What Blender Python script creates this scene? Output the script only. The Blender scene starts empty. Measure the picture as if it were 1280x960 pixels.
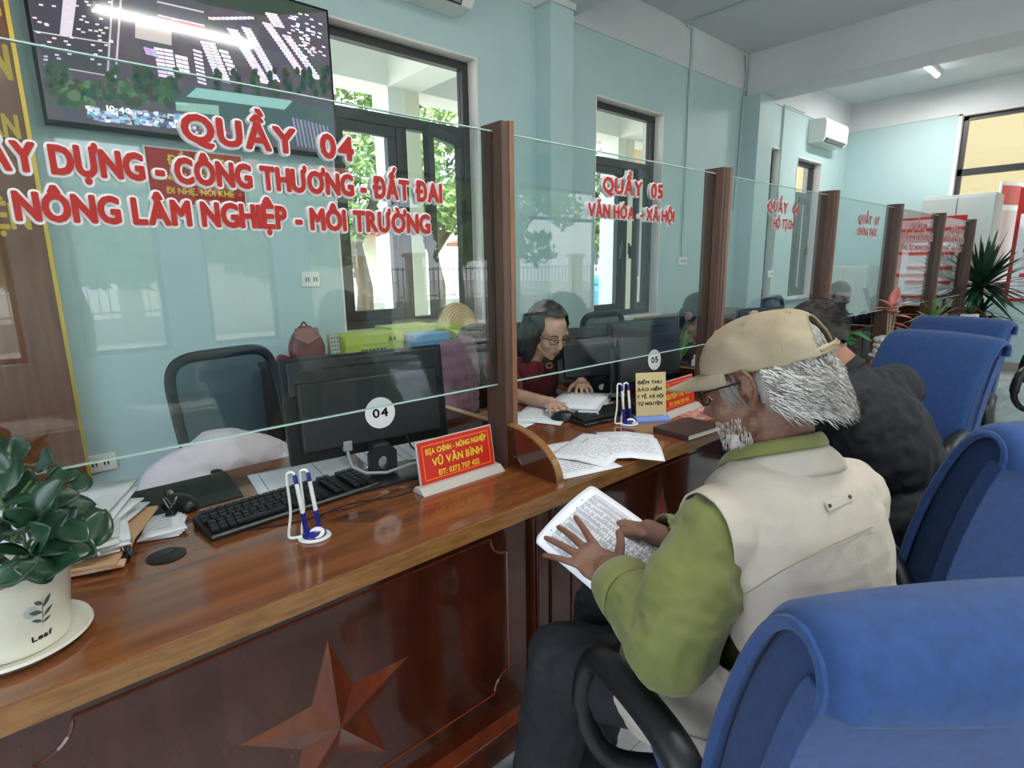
import bpy, bmesh, math, random
import numpy as np
from mathutils import Vector, Matrix, noise
random.seed(7)
PI = math.pi
sc = bpy.context.scene
COL = sc.collection

# ---------------------------------------------------------------- camera
FPX, CX, CY, CAMH = 704.0, 640.0, 480.0, 1.35
_v1 = np.array([805, -159, 704.0]); _v3 = np.array([53, 3390, 704.0])
_x = _v1/np.linalg.norm(_v1); _zd = _v3-_v3.dot(_x)*_x; _zd /= np.linalg.norm(_zd); _y = np.cross(_x, _zd)
ROT = np.array([_x, _y, -_zd])
cam_data = bpy.data.cameras.new('camera')
cam_data.sensor_width = 36; cam_data.lens = FPX/1280*36; cam_data.clip_start = 0.02; cam_data.clip_end = 300
cam = bpy.data.objects.new('camera', cam_data); COL.objects.link(cam)
cm = Matrix([[ROT[i][0], -ROT[i][1], -ROT[i][2], 0] for i in range(3)]+[[0, 0, 0, 1]])
cm.translation = Vector((0, 0, CAMH)); cam.matrix_world = cm
sc.camera = cam
def at(u, v, dep):      # point of the room at a measured distance along the lens axis
    p = ROT @ (np.array([u-CX, v-CY, FPX])*dep/FPX); return Vector((p[0], p[1], p[2]+CAMH))
def atz(u, v, z):
    d = ROT @ np.array([u-CX, v-CY, FPX]); t = (z-CAMH)/d[2]; return Vector((d[0]*t, d[1]*t, z))
def aty(u, v, y):
    d = ROT @ np.array([u-CX, v-CY, FPX]); t = y/d[1]; return Vector((d[0]*t, y, CAMH+d[2]*t))

# ---------------------------------------------------------------- render look
sc.view_settings.view_transform = 'Standard'; sc.view_settings.look = 'None'
sc.view_settings.gamma = 1; sc.view_settings.use_curve_mapping = False
sc.view_settings.exposure = 0.65
sc.cycles.max_bounces = 10; sc.cycles.diffuse_bounces = 6; sc.cycles.transparent_max_bounces = 24
sc.cycles.caustics_reflective = False; sc.cycles.caustics_refractive = False
sc.cycles.sample_clamp_indirect = 6

# ---------------------------------------------------------------- world, sun, lamps
w = bpy.data.worlds.new('sky'); sc.world = w; w.use_nodes = True
nt = w.node_tree; nt.nodes.clear()
def N(nt, t, **k):
    n = nt.nodes.new(t)
    for a, b in k.items(): setattr(n, a, b)
    return n
out = N(nt, 'ShaderNodeOutputWorld'); bg = N(nt, 'ShaderNodeBackground'); tc = N(nt, 'ShaderNodeTexCoord')
nz = N(nt, 'ShaderNodeTexNoise'); nz.inputs['Scale'].default_value = 3.2; nz.inputs['Detail'].default_value = 6; nz.inputs['Roughness'].default_value = .6
mp = N(nt, 'ShaderNodeMapping'); mp.inputs['Scale'].default_value = (1, 1, 2.2)
cr = N(nt, 'ShaderNodeValToRGB'); cr.color_ramp.elements[0].position = .40; cr.color_ramp.elements[1].position = .58
cr.color_ramp.elements[0].color = (.60, .74, .94, 1); cr.color_ramp.elements[1].color = (.95, .97, 1, 1)
nt.links.new(tc.outputs['Generated'], mp.inputs[0]); nt.links.new(mp.outputs[0], nz.inputs['Vector'])
nt.links.new(nz.outputs[0], cr.inputs[0]); nt.links.new(cr.outputs[0], bg.inputs[0]); nt.links.new(bg.outputs[0], out.inputs[0])
bg.inputs['Strength'].default_value = 3.0
sun_d = bpy.data.lights.new('sun', 'SUN'); sun_d.energy = 6.5; sun_d.angle = .01; sun_d.color = (1, .94, .84)
sun = bpy.data.objects.new('sun', sun_d); COL.objects.link(sun)
sun.rotation_euler = (math.radians(24), math.radians(-10), 0)

# ---------------------------------------------------------------- materials
def s2l(c):
    c = c/255.0
    return c/12.92 if c <= .04045 else ((c+.055)/1.055)**2.4
def rgb(h):
    if isinstance(h, str): return tuple(s2l(int(h[i:i+2], 16)) for i in (0, 2, 4))+(1,)
    return tuple(h)+(1,)
MATS = {}
def mat(name, color, rough=.6, metal=0, color2=None, scale=8, stretch=(1, 1, 1), lo=.35, hi=.65, bump=0, bscale=None,
        coat=0, spec=.5, emit=None, estr=0, sheen=0, trans=0, alpha=1, detail=4, distort=0, sss=0):
    if name in MATS: return MATS[name]
    m = bpy.data.materials.new(name); m.use_nodes = True; nt = m.node_tree
    b = nt.nodes['Principled BSDF']
    b.inputs['Base Color'].default_value = rgb(color); b.inputs['Roughness'].default_value = rough
    b.inputs['Metallic'].default_value = metal; b.inputs['Coat Weight'].default_value = coat
    b.inputs['Coat Roughness'].default_value = .06
    b.inputs['Specular IOR Level'].default_value = spec
    b.inputs['Sheen Weight'].default_value = sheen; b.inputs['Transmission Weight'].default_value = trans
    b.inputs['Alpha'].default_value = alpha
    if sss: b.inputs['Subsurface Weight'].default_value = sss; b.inputs['Subsurface Radius'].default_value = (.02, .008, .004)
    if emit: b.inputs['Emission Color'].default_value = rgb(emit); b.inputs['Emission Strength'].default_value = estr
    if color2 or bump:
        tc = N(nt, 'ShaderNodeTexCoord'); mp = N(nt, 'ShaderNodeMapping'); mp.inputs['Scale'].default_value = stretch
        nt.links.new(tc.outputs['Object'], mp.inputs[0])
    if color2:
        nz = N(nt, 'ShaderNodeTexNoise'); nz.inputs['Scale'].default_value = scale; nz.inputs['Detail'].default_value = detail
        nz.inputs['Distortion'].default_value = distort
        r = N(nt, 'ShaderNodeValToRGB'); e = r.color_ramp.elements
        e[0].position = lo; e[1].position = hi; e[0].color = rgb(color); e[1].color = rgb(color2)
        nt.links.new(mp.outputs[0], nz.inputs['Vector']); nt.links.new(nz.outputs[0], r.inputs[0]); nt.links.new(r.outputs[0], b.inputs['Base Color'])
    if bump:
        n2 = N(nt, 'ShaderNodeTexNoise'); n2.inputs['Scale'].default_value = bscale or scale*4; n2.inputs['Detail'].default_value = 3
        bp = N(nt, 'ShaderNodeBump'); bp.inputs['Strength'].default_value = bump; bp.inputs['Distance'].default_value = .01
        nt.links.new(mp.outputs[0], n2.inputs['Vector']); nt.links.new(n2.outputs[0], bp.inputs['Height']); nt.links.new(bp.outputs[0], b.inputs['Normal'])
    MATS[name] = m
    return m
def glass_mat(name, tint, refl=1.0):
    m = bpy.data.materials.new(name); m.use_nodes = True; nt = m.node_tree; nt.nodes.clear()
    o = N(nt, 'ShaderNodeOutputMaterial'); mx = N(nt, 'ShaderNodeMixShader'); tr = N(nt, 'ShaderNodeBsdfTransparent')
    gl = N(nt, 'ShaderNodeBsdfGlossy'); ge = N(nt, 'ShaderNodeNewGeometry'); dt = N(nt, 'ShaderNodeVectorMath', operation='DOT_PRODUCT')
    nt.links.new(ge.outputs['Incoming'], dt.inputs[0]); nt.links.new(ge.outputs['Normal'], dt.inputs[1])
    def ma(op, a, bv):
        q = N(nt, 'ShaderNodeMath', operation=op)
        for i, x in enumerate((a, bv)):
            if x is None: continue
            if isinstance(x, (int, float)): q.inputs[i].default_value = x
            else: nt.links.new(x, q.inputs[i])
        return q.outputs[0]
    c5 = ma('POWER', ma('SUBTRACT', 1.0, ma('ABSOLUTE', dt.outputs['Value'], None)), 5.0)     # Schlick reflectance of one face
    fr = ma('ADD', ma('MULTIPLY', c5, 1-.04*refl), .04*refl)
    tr.inputs[0].default_value = rgb(tint); gl.inputs['Roughness'].default_value = 0
    nt.links.new(fr, mx.inputs[0]); nt.links.new(tr.outputs[0], mx.inputs[1]); nt.links.new(gl.outputs[0], mx.inputs[2]); nt.links.new(mx.outputs[0], o.inputs[0])
    MATS[name] = m
    return m
teal = mat('teal_paint', 'b8d0d1', .55, color2='b1cacb', scale=1.2, bump=.02, bscale=60)
white_p = mat('white_paint', 'd8dadc', .6, color2='ced0d2', scale=1.5)
ceil_m = mat('ceiling_paint', 'cdd2d4', .7, color2='c4cacc', scale=.8)
jamb_m = mat('window_reveal', 'e2dedb', .6)
frame_m = mat('window_frame', '3a3b3c', .4, spec=.4)
top_wood = mat('worktop_wood', '87502b', .16, color2='5f351d', scale=3, stretch=(1.0, 9, 9), lo=.3, hi=.72, coat=.5, detail=5, distort=.2)
edge_wood = mat('edge_wood', '94683a', .3, color2='784f2a', scale=6, stretch=(3, 20, 20), detail=6, coat=.2)
dark_wood = mat('panel_wood', '4c2214', .14, color2='361509', scale=4, stretch=(4, 4, 1), lo=.3, hi=.7, coat=.6, detail=6)
star_wood = mat('star_wood', '6b301b', .18, color2='572716', scale=6, stretch=(3, 3, 1), coat=.5)
post_dark = mat('post_wood', '5c4034', .4, color2='4a342b', scale=10, stretch=(6, 6, .6), detail=6)
post_light = mat('post_edge_wood', '8a6248', .4, color2='7a543d', scale=10, stretch=(6, 6, .6), detail=6)
glass_edge = mat('glass_edge', 'b9d4cc', .25, spec=.8)
pane_m = glass_mat('screen_glass', (.93, .965, .955), 1.0)
win_glass = glass_mat('window_glass', (.96, .98, .97), .9)
red_v = mat('red_vinyl', 'a8160d', .45)
white_v = mat('white_vinyl', 'e9e4e6', .45)
black_pl = mat('black_plastic', '141518', .35, bump=.05, bscale=400)
dark_pl = mat('dark_plastic', '26282b', .4)
gloss_blk = mat('gloss_black', '0c0d10', .12)
white_pl = mat('white_plastic', 'e6e6e2', .35)
grey_pl = mat('grey_plastic', '9a9c9d', .45)
blue_pl = mat('blue_plastic', '1b1f7a', .3)
paper_m = mat('paper', 'e9eaf0', .8)
ink_m = mat('ink', '3c3f4c', .8)
chrome = mat('chrome', 'c8cacc', .18, metal=1)
yellow_v = mat('yellow_letters', 'e8bf3c', .4)
gold_m = mat('gold_trim', 'd8b44a', .3, metal=.6)
red_card = mat('red_card', 'c22a1e', .4)
clear_m = glass_mat('clear_acrylic', (.93, .94, .94), 1.0)
acryl_base = mat('acrylic_base', 'b9b4ac', .12, spec=.8)

# ---------------------------------------------------------------- builders
class MB:
    def __init__(s): s.v = []; s.f = []; s.mi = []
    def add(s, vs, fs, mi=0):
        o = len(s.v); s.v += [tuple(p) for p in vs]; s.f += [tuple(i+o for i in f) for f in fs]; s.mi += [mi]*len(fs); return s
    def box(s, x0, x1, y0, y1, z0, z1, mi=0):
        vs = [(x, y, z) for z in (z0, z1) for y in (y0, y1) for x in (x0, x1)]
        return s.add(vs, [(0, 2, 3, 1), (4, 5, 7, 6), (0, 1, 5, 4), (2, 6, 7, 3), (0, 4, 6, 2), (1, 3, 7, 5)], mi)
    def obox(s, M, sx, sy, sz, mi=0):       # box of full size sx, sy, sz centred on matrix M
        vs = [M @ Vector((x*sx/2, y*sy/2, z*sz/2)) for z in (-1, 1) for y in (-1, 1) for x in (-1, 1)]
        return s.add(vs, [(0, 2, 3, 1), (4, 5, 7, 6), (0, 1, 5, 4), (2, 6, 7, 3), (0, 4, 6, 2), (1, 3, 7, 5)], mi)
    def prism(s, pts, M, h, mi=0):          # 2D polygon (ccw) extruded from 0 to h along M's z
        n = len(pts); vs = [M @ Vector((p[0], p[1], 0)) for p in pts]+[M @ Vector((p[0], p[1], h)) for p in pts]
        fs = [tuple(range(n-1, -1, -1)), tuple(range(n, 2*n))]+[(i, (i+1) % n, n+(i+1) % n, n+i) for i in range(n)]
        return s.add(vs, fs, mi)
    def lathe(s, prof, c=(0, 0, 0), n=24, M=None, mi=0, a0=0, a1=None):
        M = M or Matrix.Translation(c); vs = []; fs = []
        for r, z in prof:
            for k in range(n): a = 2*PI*k/n; vs.append(M @ Vector((r*math.cos(a), r*math.sin(a), z)))
        for j in range(len(prof)-1):
            for k in range(n): fs.append((j*n+k, j*n+(k+1) % n, (j+1)*n+(k+1) % n, (j+1)*n+k))
        if prof[0][0] > 1e-6: fs.append(tuple(range(n-1, -1, -1)))
        if prof[-1][0] > 1e-6: fs.append(tuple((len(prof)-1)*n+k for k in range(n)))
        return s.add(vs, fs, mi)
    def tube(s, pts, r, n=8, closed=False, mi=0, flat=1.0, up=None):
        pts = [Vector(p) for p in pts]; m = len(pts); rs = r if isinstance(r, (list, tuple)) else [r]*m
        vs = []; fs = []; prev = None
        for i, p in enumerate(pts):
            t = (pts[(i+1) % m]-pts[i-1]) if closed else (pts[min(i+1, m-1)]-pts[max(i-1, 0)])
            if t.length < 1e-9: t = Vector((0, 0, 1))
            t.normalize()
            if prev is None:
                u = Vector(up) if up else (Vector((0, 0, 1)) if abs(t.z) < .9 else Vector((1, 0, 0)))
            else: u = prev
            a = (u-t*u.dot(t)); a = a.normalized() if a.length > 1e-6 else t.orthogonal().normalized()
            prev = a; b = t.cross(a)
            for k in range(n):
                an = 2*PI*k/n; vs.append(p+a*(math.cos(an)*rs[i]*flat)+b*(math.sin(an)*rs[i]))
        mm = m if closed else m-1
        for i in range(mm):
            j = (i+1) % m
            for k in range(n): fs.append((i*n+k, i*n+(k+1) % n, j*n+(k+1) % n, j*n+k))
        if not closed: fs += [tuple(range(n-1, -1, -1)), tuple((m-1)*n+k for k in range(n))]
        return s.add(vs, fs, mi)
    def grid(s, fn, nu, nv, mi=0, cu=False, skip=None):
        vs = [fn(i/(nu if not cu else nu), j/nv) for j in range(nv+1) for i in range(nu+(0 if cu else 1))]
        w = nu+(0 if cu else 1); fs = []
        for j in range(nv):
            for i in range(nu):
                if skip and skip(i, j): continue
                fs.append((j*w+i, j*w+(i+1) % w, (j+1)*w+(i+1) % w, (j+1)*w+i))
        return s.add(vs, fs, mi)
    def mesh(s, name='mesh'):
        me = bpy.data.meshes.new(name); me.from_pydata(s.v, [], s.f); return me
    def build(s, name, mats, parent=None, smooth=False, bevel=0, solid=0, sub=0, fix=True, seg=2):
        me = s.mesh(name)
        if fix:
            bm = bmesh.new(); bm.from_mesh(me); bmesh.ops.recalc_face_normals(bm, faces=bm.faces)
            keep = [f.index for f in bm.faces]; bm.to_mesh(me); bm.free()
        if not isinstance(mats, (list, tuple)): mats = [mats]
        for m in mats: me.materials.append(m)
        if len(mats) > 1: me.polygons.foreach_set('material_index', s.mi)
        return put(name, me, parent, smooth, bevel, solid, sub, seg)
def wm(o):
    m = o.matrix_basis.copy()
    return (wm(o.parent) @ o.matrix_parent_inverse @ m) if o.parent else m
def put(name, me, parent=None, smooth=False, bevel=0, solid=0, sub=0, seg=2):
    o = bpy.data.objects.new(name, me); COL.objects.link(o)
    if smooth:
        me.shade_smooth()
        if smooth != 'all':
            try: me.set_sharp_from_angle(angle=math.radians(40))
            except Exception: pass
    if sub: md = o.modifiers.new('sub', 'SUBSURF'); md.levels = sub; md.render_levels = sub
    if solid: md = o.modifiers.new('solid', 'SOLIDIFY'); md.thickness = solid; md.offset = 0
    if bevel:
        md = o.modifiers.new('bevel', 'BEVEL'); md.width = bevel; md.segments = seg; md.limit_method = 'ANGLE'; md.angle_limit = math.radians(35)
    if parent is not None:
        o.parent = parent; o.matrix_parent_inverse = wm(parent).inverted()
    return o
def tag(o, label=None, cat=None, group=None, kind=None):
    if label: o['label'] = label
    if cat: o['category'] = cat
    if group: o['group'] = group
    if kind: o['kind'] = kind
    return o
def thing(name, label, cat, loc=(0, 0, 0), rz=0, group=None):
    o = bpy.data.objects.new(name, None); COL.objects.link(o); o.empty_display_size = .1
    o.location = loc; o.rotation_euler = (0, 0, rz)
    return tag(o, label, cat, group)
def dup(o, loc=None, rz=None, label=None, parent=None):
    c = o.copy(); COL.objects.link(c)
    if parent is not None: c.parent = parent
    for ch in list(o.children): dup(ch, parent=c)
    if loc is not None: c.location = loc
    if rz is not None: c.rotation_euler = (0, 0, rz)
    if label: c['label'] = label
    return c
def L(parent, o):   # parent o keeping local coordinates (identity inverse)
    o.parent = parent; o.matrix_parent_inverse = Matrix.Identity(4); return o
def T(x, y, z): return Matrix.Translation((x, y, z))
def RX(a): return Matrix.Rotation(a, 4, 'X')
def RY(a): return Matrix.Rotation(a, 4, 'Y')
def RZ(a): return Matrix.Rotation(a, 4, 'Z')
def frame(o, xa, ya):    # matrix from origin and x, y axes
    xa = Vector(xa).normalized(); za = xa.cross(Vector(ya)).normalized(); ya = za.cross(xa)
    return Matrix([[xa[i], ya[i], za[i], o[i]] for i in range(3)]+[[0, 0, 0, 1]])
GLYPHS = {}
def glyph(c, res):
    """one character: filled mesh, contour edges; horned vowels get their horn as an extra stroke"""
    key = (c, res)
    if key in GLYPHS: return GLYPHS[key]
    base = {'Ơ': 'O', 'Ờ': 'Ò', 'Ớ': 'Ó', 'Ợ': 'Ọ', 'Ư': 'U', 'Ừ': 'Ù', 'Ứ': 'Ú', 'Ự': 'Ụ'}.get(c, c); out = []
    for mode in ('FRONT', 'NONE'):
        cu = bpy.data.curves.new('t', 'FONT'); cu.body = base; cu.size = 1; cu.resolution_u = res; cu.fill_mode = mode
        o = bpy.data.objects.new('t', cu); COL.objects.link(o); me = bpy.data.meshes.new_from_object(o.evaluated_get(bpy.context.evaluated_depsgraph_get()))
        bpy.data.objects.remove(o); bpy.data.curves.remove(cu)
        co = np.empty(len(me.vertices)*3); me.vertices.foreach_get('co', co); co = co.reshape(-1, 3)[:, :2]
        out.append((co, [tuple(p.vertices) for p in me.polygons] if mode == 'FRONT' else [tuple(e.vertices) for e in me.edges])); bpy.data.meshes.remove(me)
    (co, fs), (ce, es) = out
    x0, x1 = co[:, 0].min(), co[:, 0].max(); co = co-[x0, 0]; ce = ce-[x0, 0]; w_ = x1-x0; horn = []
    if base != c:
        horn = [(w_-.05, .60), (w_+.02, .66), (w_+.055, .73), (w_+.05, .80)]; w_ += .06
    GLYPHS[key] = (co, fs, ce, es, w_, horn); return GLYPHS[key]
def text(body, M, width, cap, mtl, name, parent=None, bold=0, fill=True, res=3, sides=8, left=None, gap=.13):
    """flat lettering: filled glyphs plus a stroke of half-width bold around every contour"""
    x = 0; lay = []
    for c in body:
        if c == ' ': x += .33; continue
        g = glyph(c, res); lay.append((x, g)); x += g[4]+gap
    tot = x-gap; sx, sy = width/tot, cap/.73; rx, ry = bold*sy/sx, bold; vs = []; fs = []
    def z(): return .00002+len(fs)*5e-7
    def seg(a, b, k=1):
        dx, dy = (b[0]-a[0])*sx, (b[1]-a[1])*sy; l = math.hypot(dx, dy)
        if l < 1e-9: return
        n = (-dy/l*rx*k, dx/l*ry*k); i = len(vs); zz = z()
        vs.extend([(a[0]+n[0], a[1]+n[1], zz), (a[0]-n[0], a[1]-n[1], zz), (b[0]-n[0], b[1]-n[1], zz), (b[0]+n[0], b[1]+n[1], zz)]); fs.append((i, i+1, i+2, i+3))
    def dot(p, k=1):
        i = len(vs); zz = z(); vs.extend([(p[0]+rx*k*math.cos(2*PI*j/sides), p[1]+ry*k*math.sin(2*PI*j/sides), zz) for j in range(sides)]); fs.append(tuple(range(i, i+sides)))
    for x, (co, ff, ce, es, w_, horn) in lay:
        o = len(vs); vs += [(p[0]+x, p[1], 0) for p in co]; fs += [tuple(i+o for i in f) for f in ff]
        if bold:
            for a, b in es: seg((ce[a][0]+x, ce[a][1]), (ce[b][0]+x, ce[b][1]))
            for p in ce: dot((p[0]+x, p[1]))
        if horn:
            k = (bold+.03)/bold if bold else 1
            for a, b in zip(horn[:-1], horn[1:]): seg((a[0]+x, a[1]), (b[0]+x, b[1]), k); dot((b[0]+x, b[1]), k)
    me = bpy.data.meshes.new(name)
    me.from_pydata([tuple(M @ Vector((v[0]*sx, v[1]*sy, v[2]))) for v in vs], [], fs); me.materials.append(mtl)
    return put(name, me, parent)
def fence_frame(x, y, z): return frame((x, y, z), (1, 0, 0), (0, 0, 1))
# ================================================================ SETTING
WY, FX = 3.1, 9.1
BX0, BY0 = -2.6, -4.6
def struct(name, mb, m, **k):
    o = mb.build(name, m, **k); o['kind'] = 'structure'; return o
# floor: glossy marbled tiles, each a piece of the floor where it can be told apart
floor_base = struct('floor', MB().box(BX0-.2, FX+.2, BY0-.2, WY+.2, -.12, -.006), mat('grout', '9a9a98', .6))
tile_m = mat('marble_tile', 'c3c5c6', .09, color2='a3a7aa', scale=1.6, stretch=(1, 2.2, 1), lo=.42, hi=.6, detail=6, distort=1.2, spec=.6)
tile_me = MB().box(-.298, .298, -.298, .298, -.008, 0).mesh('tile'); tile_me.materials.append(tile_m)
for i in range(20):
    for j in range(7):
        x, y = BX0+.3+.6*i, -3.1+.6*j+.0
        if x > FX-.2 or x < -.2: continue
        t = bpy.data.objects.new('tile', tile_me); COL.objects.link(t); t.location = (x, y, 0); t.parent = floor_base
rest = MB()
for x0, x1, y0, y1 in ((BX0, -.2-.0, BY0, WY), (-.2, FX, BY0, -3.4), (-.2, FX, .8, WY)): rest.box(x0, x1, y0, y1, -.008, -.0005)
o = rest.build('tile_field', tile_m, floor_base)
struct('ceiling', MB().box(BX0-.2, FX+.2, BY0-.2, WY+.2, 3.45, 3.6), ceil_m)
def wall_x(name, y0, y1, x0, x1, holes, m, z1=3.45, band=None):
    """wall along X at y0..y1 with rectangular holes (hx0,hx1,hz0,hz1)"""
    b = MB(); xs = sorted({x0, x1}|{h[0] for h in holes}|{h[1] for h in holes})
    for a, c in zip(xs[:-1], xs[1:]):
        hs = sorted([(h[2], h[3]) for h in holes if h[0] <= a+1e-6 and h[1] >= c-1e-6]); z = 0
        for h0, h1 in hs:
            if h0 > z: b.box(a, c, y0, y1, z, h0)
            z = h1
        if z < z1: b.box(a, c, y0, y1, z, z1)
    return struct(name, b, m)
def wall_y(name, x0, x1, y0, y1, holes, m, z1=3.45):
    b = MB(); ys = sorted({y0, y1}|{h[0] for h in holes}|{h[1] for h in holes})
    for a, c in zip(ys[:-1], ys[1:]):
        hs = sorted([(h[2], h[3]) for h in holes if h[0] <= a+1e-6 and h[1] >= c-1e-6]); z = 0
        for h0, h1 in hs:
            if h0 > z: b.box(x0, x1, a, c, z, h0)
            z = h1
        if z < z1: b.box(x0, x1, a, c, z, z1)
    return struct(name, b, m)
W1 = (1.46, 2.50, .98, 2.67); W2 = (3.68, 4.62, .89, 2.66); W3 = (6.3, 7.02, .02, 2.65); W4 = (7.5, 8.26, .9, 2.62)
WH = 3.1
wall_x('wall_left', WY, WY+.22, BX0-.2, FX+.2, [W1, W2, W3, W4], teal, WH)
WF = (1.02, 1.86, 1.0, 3.1)
wall_y('wall_far', FX, FX+.22, BY0-.2, WY, [WF], teal, WH)
wall_x('wall_back', BY0-.22, BY0, BX0-.2, FX+.2, [(-1.5, .1, .5, 2.7), (.55, 1.35, .5, 2.7), (1.75, 2.55, .5, 2.7), (2.95, 3.75, .5, 2.7), (4.1, 6.2, .1, 2.7), (6.6, 8.7, .5, 2.7)], teal, 3.45)
wall_y('wall_near', BX0-.2, BX0, BY0-.2, WY, [(-3.8, -1.5, .6, 2.7), (-1.0, 1.6, .6, 2.7)], teal, 3.45)
struct('trim_1', MB().box(BX0-.2, FX, WY-.012, WY+.22, WH, 3.45), white_p)        # white beam over the window wall
struct('trim_2', MB().box(FX-.012, FX+.22, BY0-.2, WY, WH, 3.45), white_p)
# beams and pilasters
struct('trim_3', MB().box(3.05, 3.4, BY0, WY-.02, 3.13, 3.45), white_p)
struct('trim_4', MB().box(6.08, 6.52, BY0, WY-.02, 3.06, 3.45), white_p)
struct('trim_5', MB().box(3.03, 3.26, 2.95, WY+.02, 0, 3.09).box(3.0, 3.27, 2.935, WY, 3.09, 3.135, 1), [teal, white_p], bevel=.004)
struct('trim_6', MB().box(6.08, 6.42, 2.93, WY+.02, 0, 3.06), teal, bevel=.004)
base_m = mat('skirting_tile', '9c8f84', .3)
struct('baseboard_left', MB().box(BX0, 6.28, WY-.012, WY, 0, .11), base_m)
struct('baseboard_far', MB().box(FX-.012, FX, BY0, WY, 0, .11), base_m)
# window reveals, frames, panes
def bars(b, x0, x1, y0, y1, z0, z1, t):
    b.box(x0, x1, y0, y1, z0, z0+t).box(x0, x1, y0, y1, z1-t, z1).box(x0, x0+t, y0, y1, z0+t, z1-t).box(x1-t, x1, y0, y1, z0+t, z1-t)
def win(name, h, trans=2.23, mull=None, kind='structure', open_sash=False, three=None, door=False):
    x0, x1, z0, z1 = h; b = MB(); g = .012
    # plastered white reveal lining
    b.box(x0-.0, x0+g, WY-.006, WY+.2, z0, z1).box(x1-g, x1, WY-.006, WY+.2, z0, z1).box(x0+g, x1-g, WY-.006, WY+.2, z1-g, z1)
    if z0 > .1: b.box(x0-.02, x1+.02, WY-.03, WY+.2, z0-.02, z0+g)
    root = struct(name, b, jamb_m)
    f = MB(); a0, a1, c0, c1 = x0+g, x1-g, z0+g, z1-g; y0, y1 = WY+.08, WY+.14
    bars(f, a0, a1, y0, y1, c0, c1, .05); f.box(a0+.05, a1-.05, y0, y1, trans-.03, trans+.035)
    for mx in (mull or []): f.box(mx-.035, mx+.035, y0, y1, c0+.05, trans-.03)
    f.build('window_frame', frame_m, root, bevel=.003)
    p = MB().box(a0+.05, a1-.05, y0+.026, y0+.034, trans+.035, c1-.05); p.build('transom_pane', win_glass, root)
    return root, (a0+.05, a1-.05, c0+.05, trans-.03, y0, y1)
def sash(root, M, wd, ht, t=.06, name='casement'):
    b = MB(); b.obox(M @ T(wd/2, 0, t/2), wd, .045, t).obox(M @ T(wd/2, 0, ht-t/2), wd, .045, t)
    b.obox(M @ T(t/2, 0, ht/2), t, .045, ht-2*t).obox(M @ T(wd-t/2, 0, ht/2), t, .045, ht-2*t)
    s = b.build(name, frame_m, root, bevel=.003)
    MB().obox(M @ T(wd/2, 0, ht/2), wd-2*t, .006, ht-2*t).build('pane', win_glass, s)
    MB().obox(M @ T(wd-.03, -.04, ht*.42), .022, .03, .11).obox(M @ T(wd-.03, -.055, ht*.42+.03), .018, .018, .1).build('handle', black_pl, s, bevel=.003)
    return s
r1, (a0, a1, c0, c1, y0, y1) = win('window_1', W1, 2.22, [1.96])
sash(r1, T(a0, y0+.03, c0), 1.925-a0, c1-c0)
sash(r1, T(a1, y0+.03, c0) @ RZ(PI-.0) @ RZ(.42), a1-1.995, c1-c0)       # right casement stands open outwards
r2, (a0, a1, c0, c1, y0, y1) = win('window_2', W2, 2.2, [4.2])
sash(r2, T(a0, y0+.03, c0), 4.165-a0, c1-c0)
sash(r2, T(a1, y0+.03, c0) @ RZ(PI) @ RZ(.3), a1-4.235, c1-c0)
r3, (a0, a1, c0, c1, y0, y1) = win('door_1', W3, 2.2, [])
sash(r3, T(a0, y0+.03, c0), a1-a0, c1-c0, .09, 'door_leaf')
r4, (a0, a1, c0, c1, y0, y1) = win('window_4', W4, 2.2, [7.9])
sash(r4, T(a0, y0+.03, c0), 7.86-a0, c1-c0); sash(r4, T(7.94, y0+.03, c0), a1-7.94, c1-c0)
# far wall window
y0, y1, z0, z1 = WF
b = MB().box(FX-.006, FX+.2, y1-.035, y1, z0, z1).box(FX-.006, FX+.2, y0, y0+.02, z0, z1).box(FX-.006, FX+.2, y0, y1, z1-.02, z1)
rf = struct('window_5', b, jamb_m)
f = MB()
for a, c, e, g in ((y0+.02, y1-.035, z0, z0+.06), (y0+.02, y1-.035, z1-.07, z1-.02), (y0+.02, y0+.07, z0, z1), (y1-.085, y1-.035, z0, z1), (y0+.02, y1-.035, 2.38, 2.46)):
    f.box(FX+.08, FX+.14, a, c, e, g)
f.build('window_frame', frame_m, rf)
MB().box(FX+.105, FX+.111, y0+.05, y1-.06, z0+.05, z1-.05).build('pane', win_glass, rf)
# back-wall window frames (seen only mirrored in the screens)
n = 6
for h in ((-1.5, .1), (.55, 1.35), (1.75, 2.55), (2.95, 3.75), (4.1, 6.2), (6.6, 8.7)):
    b = MB(); zb = .1 if h[0] == 4.1 else .5
    bars(b, h[0], h[1], BY0-.14, BY0-.08, zb, 2.7, .05); b.box(h[0], h[1], BY0-.14, BY0-.08, 2.15, 2.21)
    struct('window_%d' % n, b, frame_m); n += 1

# conduits, cable, sockets
def pipe(name, pts, r, m, label, cat, group=None, n=6):
    o = MB().tube(pts, r, n).build(name, m, smooth=True); return tag(o, label, cat, group)
g_pipe = mat('pale_conduit', 'b9cbc8', .5)
pipe('conduit', [(4.9, 2.0, 3.44), (4.86, 3.07, 3.44), (4.98, 3.072, 3.43), (4.99, 3.072, 3.2), (4.995, 3.085, 3.1), (5.0, 3.088, 1.42)], .011, g_pipe, 'thin conduit running across ceiling then down the wall right of the middle window', 'conduit')
pipe('cable', [(5.98, 3.075, 3.42), (6.02, 3.07, 3.2), (6.0, 3.085, 3.0), (5.98, 3.085, 2.4), (5.94, 3.085, 1.9)], .006, mat('grey_cable', '7f9a98', .6), 'loose grey cable hanging beside the far pilaster', 'cable')
pipe('conduit', [(7.55, 3.085, 3.12), (7.0, 3.085, 3.12), (7.0, 3.085, 1.3)], .011, g_pipe, 'thin conduit between the far door and the last window', 'conduit')
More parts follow.
